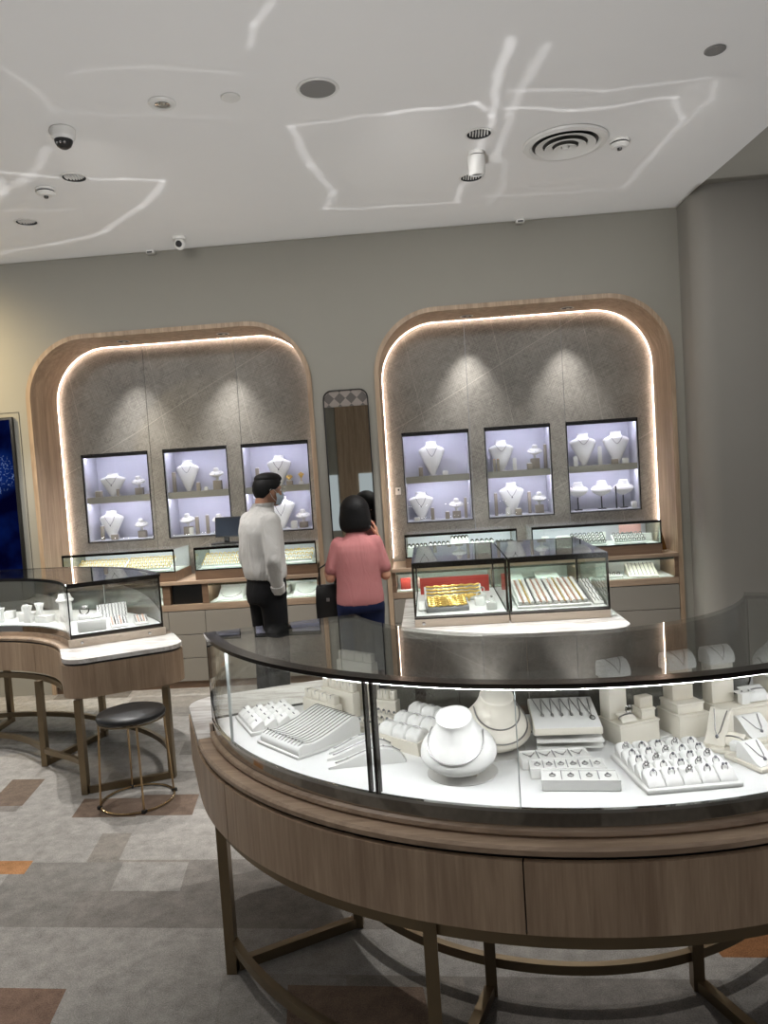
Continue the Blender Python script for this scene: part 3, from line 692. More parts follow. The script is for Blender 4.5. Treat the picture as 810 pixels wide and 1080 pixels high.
# fourth
vb(3, 'up', 456, .29, 1.1, .3); bl(3, 'up', 443.5, .035, .075, M_taupe, 'taupe post beside bust'); bl(3, 'up', 469, .045, .03, M_white, 'low white block beside bust')
vb(3, 'lo', 445, .24, 1.05, .36, pend=.004); cb(3, 'lo', 482, .95, bh=.06)
bl(3, 'lo', 456.5, .03, .10, M_taupe, 'taupe post beside bust'); bl(3, 'lo', 472, .035, .06, M_taupe, 'short taupe post mid shelf'); bl(3, 'lo', 491.5, .024, .17, M_taupe, 'tall slim taupe end post')
bl(3, 'lo', 440, .05, .025, M_white, 'low white card block before bust', -.08)
# fifth
vb(4, 'up', 529.5, .26, 1.05, .22); cb(4, 'up', 564.5, 1.0, bh=.09)
bl(4, 'up', 520.5, .022, .1, M_taupe, 'first of two slim taupe posts beside bust', -.09, M_rose); bl(4, 'up', 524.5, .022, .1, M_taupe, 'second of two slim taupe posts beside bust', -.08, M_rose); bl(4, 'up', 542, .03, .1, M_white, 'leaning white post', -.06)
bl(4, 'up', 576, .024, .2, M_taupe, 'tall taupe post at the far end', .02)
bl(4, 'up', 557, .04, .05, M_taupe, 'small taupe cube before cone stand', -.09)
vb(4, 'lo', 541, .27, 1.05, .28, pend=.006); cb(4, 'lo', 569.5, .95, bh=.07)
bl(4, 'lo', 523.5, .026, .19, M_taupe, 'tall taupe post beside bust'); bl(4, 'lo', 560, .026, .18, M_taupe, 'tall taupe post beside cone stand', .04); bl(4, 'lo', 546, .05, .05, M_taupe, 'low taupe cube before bust', -.08)
bl(4, 'lo', 535, .036, .06, M_white, 'white cube before bust', -.09)
# sixth
vb(5, 'up', 616, .27, 1.1, .2, q=' nearer the mirror'); vb(5, 'up', 651, .27, 1.1, .24, q=' nearer the column')
bl(5, 'up', 632, .03, .15, M_white, 'white post between two busts'); bl(5, 'up', 646, .05, .04, M_taupe, 'low taupe cube before bust', -.08); bl(5, 'up', 657, .045, .04, M_white, 'low white block before bust', -.08)
bl(5, 'up', 606, .034, .08, M_white, 'white cube at the side', -.05)
for px, q in ((611, ' nearest the mirror'), (636, ' in the middle'), (659, ' nearest the column')):
    s = 'lower shelf of the sixth wall case'
    loc = vloc(px, 'lo', .02); t = thing('collar_stand', 'white collar stand%s, %s' % (q, s), 'display stand', loc, 0, 'collar stands on black rods')
    mb = MB(); mb.rbox(-.03, .03, -.03, .03, 0, .008, .002); obj('foot', mb, M_black, t)
    mb = MB(); mb.tube([(0, 0, .006), (0, 0, .12)], .006, 8); obj('rod', mb, M_black, t)
    mb = MB(); mb.lathe([(.02, 0), (.07, .03), (.088, .058), (.08, .075), (.046, .094), (.036, .12), (.038, .128), (0, .13)], 24, Matrix.Translation((0, 0, .112)) @ Matrix.Rotation(R(12), 4, 'X'), 1, .62); obj('collar', mb, M_white, t)
    T = Matrix.Translation((0, 0, .112)) @ Matrix.Rotation(R(12), 4, 'X')
    for d, nm in ((0, 'short'), (.016, 'long')):
        pts = [tuple(T @ Vector(((.055+d)*math.cos(a), (.036+d*.72)*math.sin(a)-.002, .095-d*1.2-.016*abs(math.sin(a))))) for a in [PI+k*PI/12 for k in range(13)]]
        necklace('%s strand on collar stand%s, %s' % (nm, q, s), pts, loc, 0, M_dsilver if d == 0 else M_silver, .0026)
bl(5, 'lo', 650, .012, .19, M_black, 'thin black rod between collars', -.03); bl(5, 'lo', 667, .04, .05, M_white, 'white cube below the end collar', -.07)

# ------------------------------------------------------------------ counters under the niches
def counter(x0, x1, label, wins, recess, cols, group=None):
    t = thing('drawer_counter', label, 'counter', (0, 0, 0))
    mb = MB(); mb.box(x0, x1, 6.02, 6.44, .055, .63); obj('carcass', mb, M_lacq, t)
    mb = MB(); mb.box(x0, x1, 6.0, 6.43, 0, .055); obj('plinth', mb, M_walnut, t)
    for a, b in zip(cols, cols[1:]):
        for z0, z1 in ((.058, .242), (.247, .432), (.437, .622)):
            mb = MB(); mb.rbox(a+.0015, b-.0015, 5.985, 6.019, z0, z1, .002); obj('drawer', mb, M_lacq, t, smooth=10)
    mb = MB(); mb.box(x0, x1, 5.985, 6.44, .63, .678); obj('lower_band', mb, M_oakx, t)
    mb = MB(); mb.rbox(x0, x1, 5.965, 6.445, .838, .868, .004); obj('worktop', mb, M_oakx, t, smooth=10)
    mb = MB(); mb.box(x0, x1, 6.36, 6.44, .679, .837); obj('back_panel', mb, M_white, t)
    ps = sorted([x0, x1]+[v for w in wins for v in w]+([*recess] if recess else []))
    for a, b in zip(ps[::2], ps[1::2]):
        if b-a > .003: mb = MB(); mb.box(a, b, 5.985, 6.359, .679, .837); obj('post', mb, M_walnut, t)
    for a, b in wins:
        mb = MB(); mb.box(a+.002, b-.002, 6.01, 6.355, .679, .685); obj('deck', mb, M_deck, t)
        mb = MB(); mb.box(a+.001, b-.001, 5.99, 5.996, .68, .836); obj('glass_front', mb, M_glassg, t)
        mb = MB(); mb.box(a+.01, b-.01, 6.012, 6.026, .829, .836); obj('led_strip', mb, M_led2, t)
        mb = MB(); mb.box(a+.001, b-.001, 5.997, 6.006, .818, .837); obj('rail', mb, M_steel, t)
    if recess:
        mb = MB(); mb.box(recess[0]+.001, recess[1]-.001, 6.05, 6.355, .679, .835); obj('recess', mb, M_blackhole, t)
    return t
LX0, LX1, RX0, RX1 = -3.099, -.886, -.321, 1.883
counter(LX0, LX1, 'long counter of grey drawers under the niche beside the screen', [(LX0+.03, -2.16), (-1.79, LX1-.03)], (-2.10, -1.84), [LX0, -2.62, -2.128, -1.83, -1.36, LX1])
counter(RX0, RX1, 'long counter of grey drawers under the niche beside the column', [(RX0+.03, .45), (.50, 1.10), (1.14, RX1-.03)], None, [RX0, .23, .78, 1.33, RX1])

def showcase(label, x0, x1, y0=5.99, y1=6.40, z0=.8685, zt=1.125, frame=M_edge, base=.075):
    t = thing('counter_showcase', label, 'display case', (x0, y0, z0), 0, 'glass showcases on the drawer counters')
    w, d, h = x1-x0, y1-y0, zt-z0
    mb = MB(); mb.box(0, w, 0, d, 0, base); obj('plinth', mb, M_walnut, t)
    mb = MB(); mb.box(.012, w-.012, .012, d-.012, base, base+.004); obj('deck', mb, M_deck, t)
    g = .005
    mb = MB(); mb.box(.001, w-.001, 0, g, base+.0005, h-g); obj('front_glass', mb, M_glassg, t)
    for a in (0, w-g): mb = MB(); mb.box(a, a+g, g+.001, d, base+.0005, h-g); obj('side_glass', mb, M_glassg, t)
    mb = MB(); mb.box(0, w, 0, d, h-g+.0005, h); obj('top_glass', mb, M_glass, t)
    mb = MB(); e = .009
    for a in (0, w-e): mb.box(a, a+e, -.002, e-.002, base, h-g)
    mb.box(0, w, -.004, -.0005, h-g-.013, h); mb.box(0, w, -.004, .030, h+.0003, h+.0015); mb.box(0, w, -.003, .004, base, base+.008); obj('edge_frame', mb, frame, t)
    mb = MB(); mb.box(.02, w-.02, .014, .026, h-g-.012, h-g-.005); obj('led_strip', mb, M_led2, t)
    mb = MB(); mb.box(.01, w-.01, d-.008, d-.002, base+.005, h-g-.001); obj('back_door', mb, M_vback, t)
    return t
showcase('long glass showcase of gold rings nearest the screen', -2.962, -2.045)
showcase('glass showcase of gold beads behind the man', -1.884, -.905)
showcase('glass showcase of white ring cushions beside the mirror', -.205, .668)
showcase('glass showcase of mixed jewellery beside the column', .78, 1.768)
M_pale = wood('pale_oak_board', (196, 180, 162), (216, 202, 186), 'X', .4)
M_paneedge = simple('pane_edge_glass', (206, 214, 212), .2)
# ------------------------------------------------------------------ ring counters and their curved glass cases
def unit(a): return Vector((math.cos(R(a)), math.sin(R(a)), 0))
def rounded(pts, r, n=8):      # round the corners of an outline; r per corner
    out = []; m = len(pts)
    for i in range(m):
        p = Vector(pts[i]).to_2d(); a = (Vector(pts[i-1]).to_2d()-p).normalized(); b = (Vector(pts[(i+1) % m]).to_2d()-p).normalized(); rr = r[i]
        if rr <= 0: out.append((p.x, p.y)); continue
        ang = a.angle(b); d = rr/math.tan(ang/2); c = p+(a+b).normalized()*(rr/math.sin(ang/2)); s, e = p+a*d-c, p+b*d-c
        a0 = math.atan2(s.y, s.x); da = math.atan2(e.y, e.x)-a0; da = (da+PI) % (2*PI)-PI
        out += [(c.x+rr*math.cos(a0+da*k/n), c.y+rr*math.sin(a0+da*k/n)) for k in range(n+1)]
    return out
ZL = .735
def ring_counter(name, label, C, ri, ro, a0, a1, desk, dlen, seams, frames, rails, over=.06):
    """table along an arc a0..a1 with a straight marble desk beyond the end 'desk' (-1: before a0, +1: after a1)"""
    t = thing(name, label, 'counter', (C[0], C[1], 0))
    Ri, Ro = ri-over, ro+over
    mb = MB(); mb.arcprof((0, 0), [(Ri, ZL-.022), (Ro, ZL-.022), (Ro+.002, ZL-.008), (Ro-.004, ZL), (Ri+.004, ZL), (Ri-.002, ZL-.008)], a0, a1, 72); obj('tabletop', mb, M_oakx, t)
    ss = [a0]+[s for s in seams]+[a1]
    for a, b in zip(ss, ss[1:]):
        n = max(4, int(abs(b-a)/2))
        mb = MB(); mb.arc((0, 0), Ro-.012, Ro+.006, a+.08, b-.08, .522, ZL-.034, n); obj('outer_apron', mb, M_oakd, t)
        mb = MB(); mb.arc((0, 0), Ri-.006, Ri+.012, a+.08, b-.08, .522, ZL-.034, n); obj('inner_apron', mb, M_oakd, t)
    mb = MB(); mb.arc((0, 0), Ri+.02, Ro-.02, a0, a1, .515, ZL-.023, 64); obj('carcass', mb, M_shadow, t)
    ea = a0 if desk < 0 else a1; e = unit(ea); tg = Vector((math.sin(R(ea)), -math.cos(R(ea)), 0))*(-desk*-1 if False else (1 if desk < 0 else -1))
    P = lambda rad, tan: (e*rad+tg*tan).to_2d()
    def outline(off, l, r):
        pts = [P(Ri-off, .0015), P(Ro+off, .0015), P(Ro+off, l), P(Ri-off, l)]
        return rounded(pts, [0, 0, r, r])
    mb = MB(); mb.prism(outline(.002, dlen, .12), ZL-.022, ZL+.001); obj('marble_desk', mb, M_marble, t)
    mb = MB(); mb.prism(outline(-.004, dlen-.006, .115), ZL-.034, ZL-.0225); obj('desk_reveal', mb, M_shadow, t, smooth=20)
    mb = MB(); mb.prism(outline(.006, dlen+.004, .124), .522, ZL-.0345); obj('desk_apron', mb, M_oakd, t, smooth=20)
    for f in frames:            # floor-standing rectangular frames: two legs joined by a floor bar
        a, b = Vector(f[0]), Vector(f[1]); w = .034
        ax = (b-a).normalized()
        for q in (a, b): mb = MB(); mb.bar((q.x, q.y, 0.001), (q.x, q.y, .521), w, w*1.2); obj('leg', mb, M_bronze, t, smooth=10)
        mb = MB(); mb.bar((a+ax*w*.55).to_3d()+Vector((0, 0, .018)), (b-ax*w*.55).to_3d()+Vector((0, 0, .018)), .03, .034); obj('floor_bar', mb, M_bronze, t, smooth=10)
    for r_, z0, z1, b0, b1 in rails:
        if not isinstance(r_, tuple): r_ = (r_, r_)
        n = max(8, int(abs(b1-b0)/2)); mb = MB(); rows = []
        for k in range(n+1):
            f = k/n; q = r_[0]+(r_[1]-r_[0])*f*f*(3-2*f); u = unit(b0+(b1-b0)*f); rows.append([mb.v((u.x*rr, u.y*rr, zz)) for rr, zz in ((q-.012, z0), (q+.012, z0), (q+.012, z1), (q-.012, z1))])
        for a, b in zip(rows, rows[1:]):
            for k in range(4): mb.face([a[k], b[k], b[(k+1) % 4], a[(k+1) % 4]])
        mb.face(rows[0]); mb.face(rows[-1]); obj('rail', mb, M_bronze, t)
    return t

def ring_case(name, label, C, ri, ro, a0, a1, posts, seams, zt=1.112, zd=.80, led=M_led, inner=False):
    """curved glass showcase standing on a ring counter"""
    t = thing(name, label, 'display case', (C[0], C[1], ZL+.0015), 0)
    z = lambda v: v-ZL-.0015
    dg = math.degrees(.004/ro)
    mb = MB(); mb.arcprof((0, 0), [(ri-.012, 0), (ro+.012, 0), (ro+.018, .006), (ro+.016, .016), (ro+.006, .021), (ri-.01, .021)], a0-dg*2, a1+dg*2, 72); obj('plinth', mb, M_oakx, t)
    mb = MB(); mb.arc((0, 0), ri, ro+.004, a0, a1, .0215, z(zd)-.006, 72); obj('mirror_band', mb, M_band, t)
    mb = MB(); mb.arc((0, 0), ri+.008, ro-.006, a0+dg, a1-dg, z(zd)-.0055, z(zd), 72); obj('display_deck', mb, M_deck, t)
    mb = MB(); mb.arc((0, 0), ro-.004, ro+.008, a0, a1, z(zd)-.0055, z(zd)+.003, 72); obj('lower_rim', mb, M_steel, t)
    ss = [a0]+seams+[a1]
    for a, b in zip(ss, ss[1:]):
        n = max(4, int(abs(b-a)/2))
        mb = MB(); mb.arc((0, 0), ro-.002, ro+.005, a+.06, b-.06, z(zd)+.0035, z(zt)-.0125, n); obj('front_pane', mb, M_glassb if inner else M_glass, t)
        mb = MB(); mb.arc((0, 0), ri-.003, ri+.004, a+.06, b-.06, z(zd)-.004, z(zt)-.0125, n); obj('back_pane', mb, M_glass if inner else M_glassb, t)
    mb = MB(); mb.arc((0, 0), ri-.004, ro+.008, a0-dg, a1+dg, z(zt)-.012, z(zt), 72); obj('top_pane', mb, M_glasst, t)
    for a, s in ((a0, 1), (a1, -1)):
        e, tg = unit(a), Vector((-math.sin(R(a)), math.cos(R(a)), 0))*s
        M = Matrix(((e.x, tg.x, 0, 0), (e.y, tg.y, 0, 0), (0, 0, 1, 0), (0, 0, 0, 1)))
        mb = MB(); mb.box(ri+.005, ro-.004, .0005, .0055, z(zd)+.001, z(zt)-.0125, M); obj('end_pane', mb, M_glass, t)
        mb = MB(); mb.box(ri, ri+.008, -.004, .006, .0215, z(zt)-.0125, M); mb.box(ro-.004, ro+.006, -.004, .006, .0215, z(zt)-.0125, M)
        mb.box(ri+.008, ro-.004, -.004, 0, .05, z(zd)+.006, M); mb.box(ri+.008, ro-.004, -.004, 0, z(zt)-.024, z(zt)-.0125, M); obj('end_frame', mb, M_edge, t)
        mb = MB(); mb.rbox(ri-.012, ro+.016, -.028, -.0045, 0, .046, .003, M); obj('end_board', mb, M_pale, t)
        if inner: mb = MB(); mb.box(ri+.03, ro-.03, .010, .022, z(zt)-.0185, z(zt)-.013, M); obj('end_led_strip', mb, led, t); mb = MB(); mb.box(ri, ro+.006, -.006, .030, z(zt)+.0003, z(zt)+.0015, M); mb.box(ri, ro+.006, -.0065, -.0045, z(zt)-.024, z(zt)+.0015, M); obj('end_rim', mb, M_edge, t)
    mb = MB(); mb.arcprof((0, 0), [(ro+.0085, z(zt)-.013), (ro+.012, z(zt)-.011), (ro+.012, z(zt)+.001), (ro-.03, z(zt)+.001), (ro-.03, z(zt)+.0004), (ro+.0085, z(zt)+.0004)], a0-dg, a1+dg, 72); obj('top_rim', mb, M_edge, t)
    if not inner: mb = MB(); mb.arc((0, 0), ro-.016, ro-.004, a0+1, a1-1, z(zt)-.0175, z(zt)-.013, 60); obj('led_strip', mb, led, t)
    if inner:
        mb = MB(); mb.arc((0, 0), ri+.006, ri+.018, a0+1, a1-1, z(zt)-.0175, z(zt)-.013, 60); obj('inner_led_strip', mb, led, t)
        mb = MB(); mb.arcprof((0, 0), [(ri-.0085, z(zt)-.018), (ri-.0045, z(zt)-.018), (ri-.0045, z(zt)+.0004), (ri+.022, z(zt)+.0004), (ri+.022, z(zt)+.001), (ri-.0085, z(zt)+.001)], a0-dg, a1+dg, 72); obj('inner_rim', mb, M_edge, t)
    for a in seams:
        if a in posts: continue
        w = math.degrees(.0009/ro); mb = MB(); mb.arc((0, 0), ro-.003, ro+.0062, a-w, a+w, z(zd)+.0035, z(zt)-.013, 2); obj('pane_edge', mb, M_paneedge, t)
    for a in posts:
        mb = MB(); w = math.degrees(.004/ro)
        mb.arc((0, 0), ro-.010, ro+.007, a-w*4.2, a-w*2.7, z(zd)+.003, z(zt)-.0125, 2); mb.arc((0, 0), ro-.014, ro+.007, a+w*1.2, a+w*3.4, z(zd)+.003, z(zt)-.0125, 2); obj('frame_post', mb, M_edge, t)
    return t
EA1 = 201.5; C1 = (.415, 3.15); C2 = (-2.97, 3.86)
def polar(C, r, a): return (C[0]+r*math.cos(R(a)), C[1]+r*math.sin(R(a)))
fr1 = [[(r*math.cos(R(a)), r*math.sin(R(a))) for r in (1.355, .885)] for a in (210.5, 249.3, 291.0, 330.0)]
ring_counter('ring_counter', 'large curved oak counter on bronze legs with the biggest glass showcase on it', C1, .775, 1.32, EA1, 541-EA1, -1, .53, [217.1, 259.8, 301],
             fr1, [(1.345, .474, .506, 206, 334), (1.345, .085, .115, 210.8, 329.8), (.872, .085, .115, 210.8, 329.8)])
ring_case('ring_showcase', 'large curved glass showcase of white jewellery displays on the big oak counter', C1, .775, 1.32, EA1, 541-EA1, [242.9, 300], [214.1, 242.9, 259.7, 300, 318])
rel = lambda x, y: (x-C2[0], y-C2[1])
fr2 = [[rel(-2.40, 4.43), rel(-2.25, 4.93)], [rel(-1.95, 3.985), rel(-1.53, 4.165)], [(-.10, .90), (-.14, 1.46)]]
ring_counter('ring_counter', 'curved oak counter with marble desk end beside the black stool', C2, .96, 1.48, 28, 150, -1, .38, [60, 100], fr2,
             [(.905, .474, .506, 32, 148), ((.806, .90), .085, .115, 46.5, 96), (1.31, .085, .115, 57.5, 148), ((1.31, 1.455), .085, .115, 55, 13.5), ((.806, 1.02), .085, .115, 43.5, 8.5)])
ring_case('ring_showcase', 'curved glass showcase with box-shaped end above the black stool', C2, .96, 1.48, 28, 150, [], [62, 96], 1.105, inner=True, led=M_led3)
for rad in (1.02, 1.40):
    e = unit(28); tg = Vector((math.sin(R(28)), -math.cos(R(28)), 0))
    # small lock studs on the plinth under the end pane
    p = e*rad+tg*.0285
    t = thing('lock_stud', 'small steel lock stud under the box-shaped showcase end, %s' % ('nearer the curve' if rad < 1.2 else 'nearer the wall counter'), 'lock', (C2[0]+p.x, C2[1]+p.y, ZL+.026))
    mb = MB(); mb.lathe([(0, 0), (.009, 0), (.008, .006), (0, .007)], 14, Matrix.Rotation(R(28), 4, 'Z') @ Matrix.Rotation(PI/2, 4, 'X')); obj('stud', mb, M_steel, t)

# stool
ps = at(145, 843, 0); ps = Vector((-1.62, 3.875, 0))
t = thing('stool', 'round black stool on thin brass legs in front of the marble desk', 'stool', ps, R(-15))
mb = MB(); mb.lathe([(0, .445), (.150, .445), (.172, .450), (.176, .462), (.170, .476), (.14, .485), (0, .488)], 40); obj('seat', mb, M_black, t, smooth=60)
mb = MB(); mb.tube([(.166*math.cos(2*PI*k/36), .166*math.sin(2*PI*k/36), .440) for k in range(36)], .005, 8, True); obj('seat_ring', mb, M_bronze, t)
M_brass = simple('pale_brass', (176, 150, 112), .25, .95)
mb = MB(); mb.tube([(.186*math.cos(2*PI*k/40), .186*math.sin(2*PI*k/40), .008) for k in range(40)], .0055, 8, True); obj('base_ring', mb, M_brass, t)
for k in range(4):
    a = PI/4+k*PI/2
    mb = MB(); mb.tube([(.164*math.cos(a), .164*math.sin(a), .438), (.186*math.cos(a), .186*math.sin(a), .012)], .0052, 8); l = obj('leg', mb, M_brass, t)
    mb = MB(); mb.rbox(-.011, .011, -.011, .011, 0, .018, .003, Matrix.Translation((.19*math.cos(a), .19*math.sin(a), 0))); obj('foot', mb, M_black, l)

# straight counter with two glass boxes in the middle
MX0, MX1, MY0, MY1 = -.12, .985, 4.36, 5.28
t = thing('island_counter', 'counter with rounded white marble desk under the two square glass boxes', 'counter', (0, 0, 0))
mb = MB(); mb.prism(rounded([(MX0-.08, MY0-.30), (MX1+.06, MY0-.30), (MX1+.06, MY1+.05), (MX0-.08, MY1+.05)], [.14, .14, .03, .03]), ZL-.022, ZL); obj('marble_top', mb, M_marble, t)
mb = MB(); mb.prism(rounded([(MX0-.07, MY0-.29), (MX1+.05, MY0-.29), (MX1+.05, MY1+.04), (MX0-.07, MY1+.04)], [.135, .135, .03, .03]), .53, ZL-.0225); obj('apron', mb, M_oakd, t, smooth=20)
for x, y in ((MX0, MY0-.22), (MX1-.02, MY0-.22), (MX0, MY1-.02), (MX1-.02, MY1-.02)):
    mb = MB(); mb.bar((x, y, .001), (x, y, .5295), .034); obj('leg', mb, M_bronze, t, smooth=10)
for x in (MX0, MX1-.02): mb = MB(); mb.bar((x, MY0-.2, .018), (x, MY1-.04, .018), .03); obj('floor_bar', mb, M_bronze, t)
mid = (MX0+MX1)/2-.012
for j, (xa, xb, l) in enumerate(((MX0, mid-.004, 'square glass box of gold pieces on the island counter'), (mid+.004, MX1, 'square glass box of rope chains on the island counter'))):
    t = thing('box_showcase', l, 'display case', (xa, MY0, ZL+.001))
    w, d, h, zb = xb-xa, MY1-MY0, 1.105-ZL-.001, .052
    mb = MB(); mb.rbox(0, w, -.01, d, 0, zb-.008, .004); obj('plinth', mb, M_pale, t)
    mb = MB(); mb.box(.0, w, -.004, d, zb-.0075, zb); obj('base_rim', mb, M_edge, t)
    mb = MB(); mb.box(.01, w-.01, .01, d-.01, zb+.0005, zb+.006); obj('display_deck', mb, M_deck, t)
    g = .006
    mb = MB(); mb.box(g, w-g, 0, g, zb+.001, h-g); obj('front_pane', mb, M_glass, t)
    mb = MB(); mb.box(g, w-g, d-g, d, zb+.001, h-g); obj('back_pane', mb, M_glassg, t)
    for a in (0, w-g): mb = MB(); mb.box(a, a+g, 0, d, zb+.001, h-g); obj('side_pane', mb, M_glassg, t)
    mb = MB(); mb.box(0, w, 0, d, h-g+.001, h); obj('top_pane', mb, M_glasst, t)
    mb = MB(); e = .012
    for a in (0, w-e):
        mb.box(a, a+e, -.004, e, zb, h-g); mb.box(a, a+e, e, d, h-g-.01, h-g); mb.box(a, a+e, d-e, d+.003, zb, h-g-.01)
    mb.box(e, w-e, -.004, -.0005, h-g-.024, h); mb.box(0, w, -.004, .03, h+.0003, h+.0015); mb.box(0, w, d-.03, d+.003, h+.0003, h+.0015); mb.box(e, w-e, -.004, .006, zb, zb+.01); obj('edge_frame', mb, M_chrome, t)
    for y in (.010,): mb = MB(); mb.box(.03, w-.03, y, y+.018, h-g-.022, h-g-.013); obj('led_strip', mb, M_led2, t)
ps = aty(445, 656.5, MY0-.012)
t = thing('lock_stud', 'small steel lock stud under the glass box of gold pieces', 'lock', (MX0+.05, MY0-.0105, ZL+.022))
mb = MB(); mb.lathe([(0, 0), (.011, 0), (.009, .006), (0, .007)], 14, Matrix.Rotation(PI/2, 4, 'X')); obj('stud', mb, M_steel, t)
ZD3 = ZL+.001+.0585      # deck height inside the boxes

# computer monitor on the worktop case behind the man
p = aty(231, 563, 6.12); t = thing('monitor', 'small black monitor on the glass showcase beside the man', 'monitor', (-1.665, 6.20, 1.1265), R(-8))
mb = MB(); mb.rbox(-.11, .11, -.075, .075, 0, .012, .004); obj('base', mb, M_black, t)
mb = MB(); mb.box(-.02, .02, -.01, .01, .012, .07); obj('neck', mb, M_black, t)
M = Matrix.Translation((.02, 0, .055)) @ Matrix.Rotation(R(-6), 4, 'X')
mb = MB(); mb.rbox(-.115, .115, -.012, .012, 0, .165, .004, M); obj('panel', mb, M_black, t)
mb = MB(); mb.box(-.107, .107, -.0135, -.0122, .01, .157, M); obj('screen', mb, simple('dark_screen', (44, 50, 60), .15), t)
# perfume-like bottle in the corner of the right niche
t = thing('bottle', 'amber pyramid bottle in the niche corner near the column', 'bottle', (1.823, 6.22, .8685))
mb = MB(); mb.loft([[Vector((s*x, s*y, z)) for x, y in ((-1, -1), (1, -1), (1, 1), (-1, 1))] for s, z in ((.036, 0), (.036, .012), (.01, .15), (.008, .155))]); obj('body', mb, M_amber, t, smooth=10)
mb = MB(); mb.lathe([(.007, .155), (.011, .158), (.011, .19), (.008, .196), (0, .197)], 14); obj('cap', mb, M_black, t)
t = thing('card_holder', 'white upright card holder between showcase and amber bottle', 'card holder', (1.79, 6.12, .8685), R(-10))
mb = MB(); mb.rbox(-.012, .012, -.03, .03, 0, .008, .002); mb.rbox(-.004, .004, -.028, .028, .008, .235, .002); obj('holder', mb, M_plastic, t)
# ------------------------------------------------------------------ what stands in the large curved showcase
ZK = .8002
GEMS = [M_silver, M_dsilver]
def base_from(pl, pr, z=ZK):
    a, b = at(*pl, z), at(*pr, z); d = b-a
    return a, math.atan2(d.y, d.x), d.length
def ring_mesh():
    mb = MB(); mb.tube([(.0075*math.cos(2*PI*k/16), 0, .0075*math.sin(2*PI*k/16)) for k in range(16)], .0012, 5, True); me = obj('band', mb, M_silver)
    return me
def make_ring(label, loc, rz, kind, group):
    t = thing('ring', label, 'ring', loc, rz, group)
    mb = MB(); mb.tube([(.0085*math.cos(2*PI*k/16), .0085*math.sin(2*PI*k/16)*.35, .0085*math.sin(2*PI*k/16)) for k in range(16)], .0011, 5, True); obj('band', mb, M_dsilver, t)
    mb = MB()
    if kind == 0: mb.ell((0, 0, .009), (.004, .004, .004), 8, 6)
    elif kind == 1:
        for a in range(6): mb.ell((.0055*math.cos(a*PI/3), -.003, .009+.0055*math.sin(a*PI/3)), (.0026, .0026, .0026), 6, 5)
    else: mb.ell((-.004, 0, .009), (.0036, .0036, .0036), 8, 6); mb.ell((.004, 0, .009), (.0036, .0036, .0036), 8, 6)
    obj('setting', mb, M_gem if kind != 1 else M_dsilver, t); return t

# tray of scalloped cushions with paired studs (far end of the case)
a, rz, w = base_from((248, 758), (266, 779))
w = .225; d = .19
t = thing('earring_tray', 'white tray of sixteen scalloped cushions at the far end of the curved showcase', 'tray', a, rz)
mb = MB(); mb.rbox(0, w, 0, d, 0, .012, .003); obj('tray', mb, M_white, t)
cw, cd_ = (w-.016)/4, (d-.016)/4
for j in range(4):
    for i in range(4):
        mb = MB(); x0, y0 = .008+i*cw, .008+j*cd_
        prof = [(0, 0), (.002, .012), (.3*cd_, .021), (.62*cd_, .030), (.86*cd_, .034), (.97*cd_, .030), (cd_-.001, 0)]
        mb.loft([[Vector((x, y0+u, .012+v+dz)) for u, v in prof] for x, dz in ((x0+.0008, -.004), (x0+cw*.2, 0), (x0+cw*.8, 0), (x0+cw-.0008, -.004))]); obj('cushion', mb, M_white, t)
M3 = Matrix.Translation(a) @ Matrix.Rotation(rz, 4, 'Z')
for j in range(4):
    for i in range(4):
        q = M3 @ Vector((.008+(i+.5)*cw, .008+j*cd_+.5*cd_, .012+.0275))
        s = thing('stud_earrings', 'pair of dark stud earrings, %s cushion along, %s row of the sixteen-cushion tray' % (ord_(i), ord_(j)), 'earrings', q, rz, 'stud earrings on the scalloped tray')
        mb = MB(); [mb.ell((x, 0, .002), (.0024, .0024, .002), 8, 5) for x in (-.006, .006)]; obj('studs', mb, M_gem, s)

# sloping pad with twelve chains
a, rz, w = base_from((271, 784), (315, 803)); w = .23; d = .268
t = thing('chain_pad', 'large sloping white pad with rows of thin chains behind the curved front glass', 'display pad', a, rz)
mb = MB(); mb.rbox(0, w, 0, d*.92+.006, 0, .01, .003); obj('base', mb, M_white, t)
prof = [(.008, 0), (.006, .012), (.012, .024), (.028, .030), (.045, .026), (.07, .024), (.11, .030), (.16, .042), (.21, .056), (.24, .064), (.256, .062), (.266, .05), (.268, 0)]; prof = [(u_*.92, v_) for u_, v_ in prof]; d *= .92
mb = MB(); mb.loft([[Vector((x, u, .010+v)) for u, v in prof] for x in (.014, w-.002)]); obj('pad', mb, M_white, t, smooth=50)
for i in range(12):
    x = .024+i*(w-.036)/11
    c = thing('bracelet', 'thin chain bracelet, %s from the far edge of the sloping chain pad' % ord_(i), 'bracelet', a, rz, 'chains on the sloping pad')
    mb = MB(); mb.tube([(x, u, .0130+v) for u, v in prof[2:-2]], .0012, 5); obj('chain', mb, M_silver, c)
    mb = MB(); mb.ell((x, .03, .0455), (.004, .003, .003), 6, 5); obj('clasp', mb, M_silver, c)

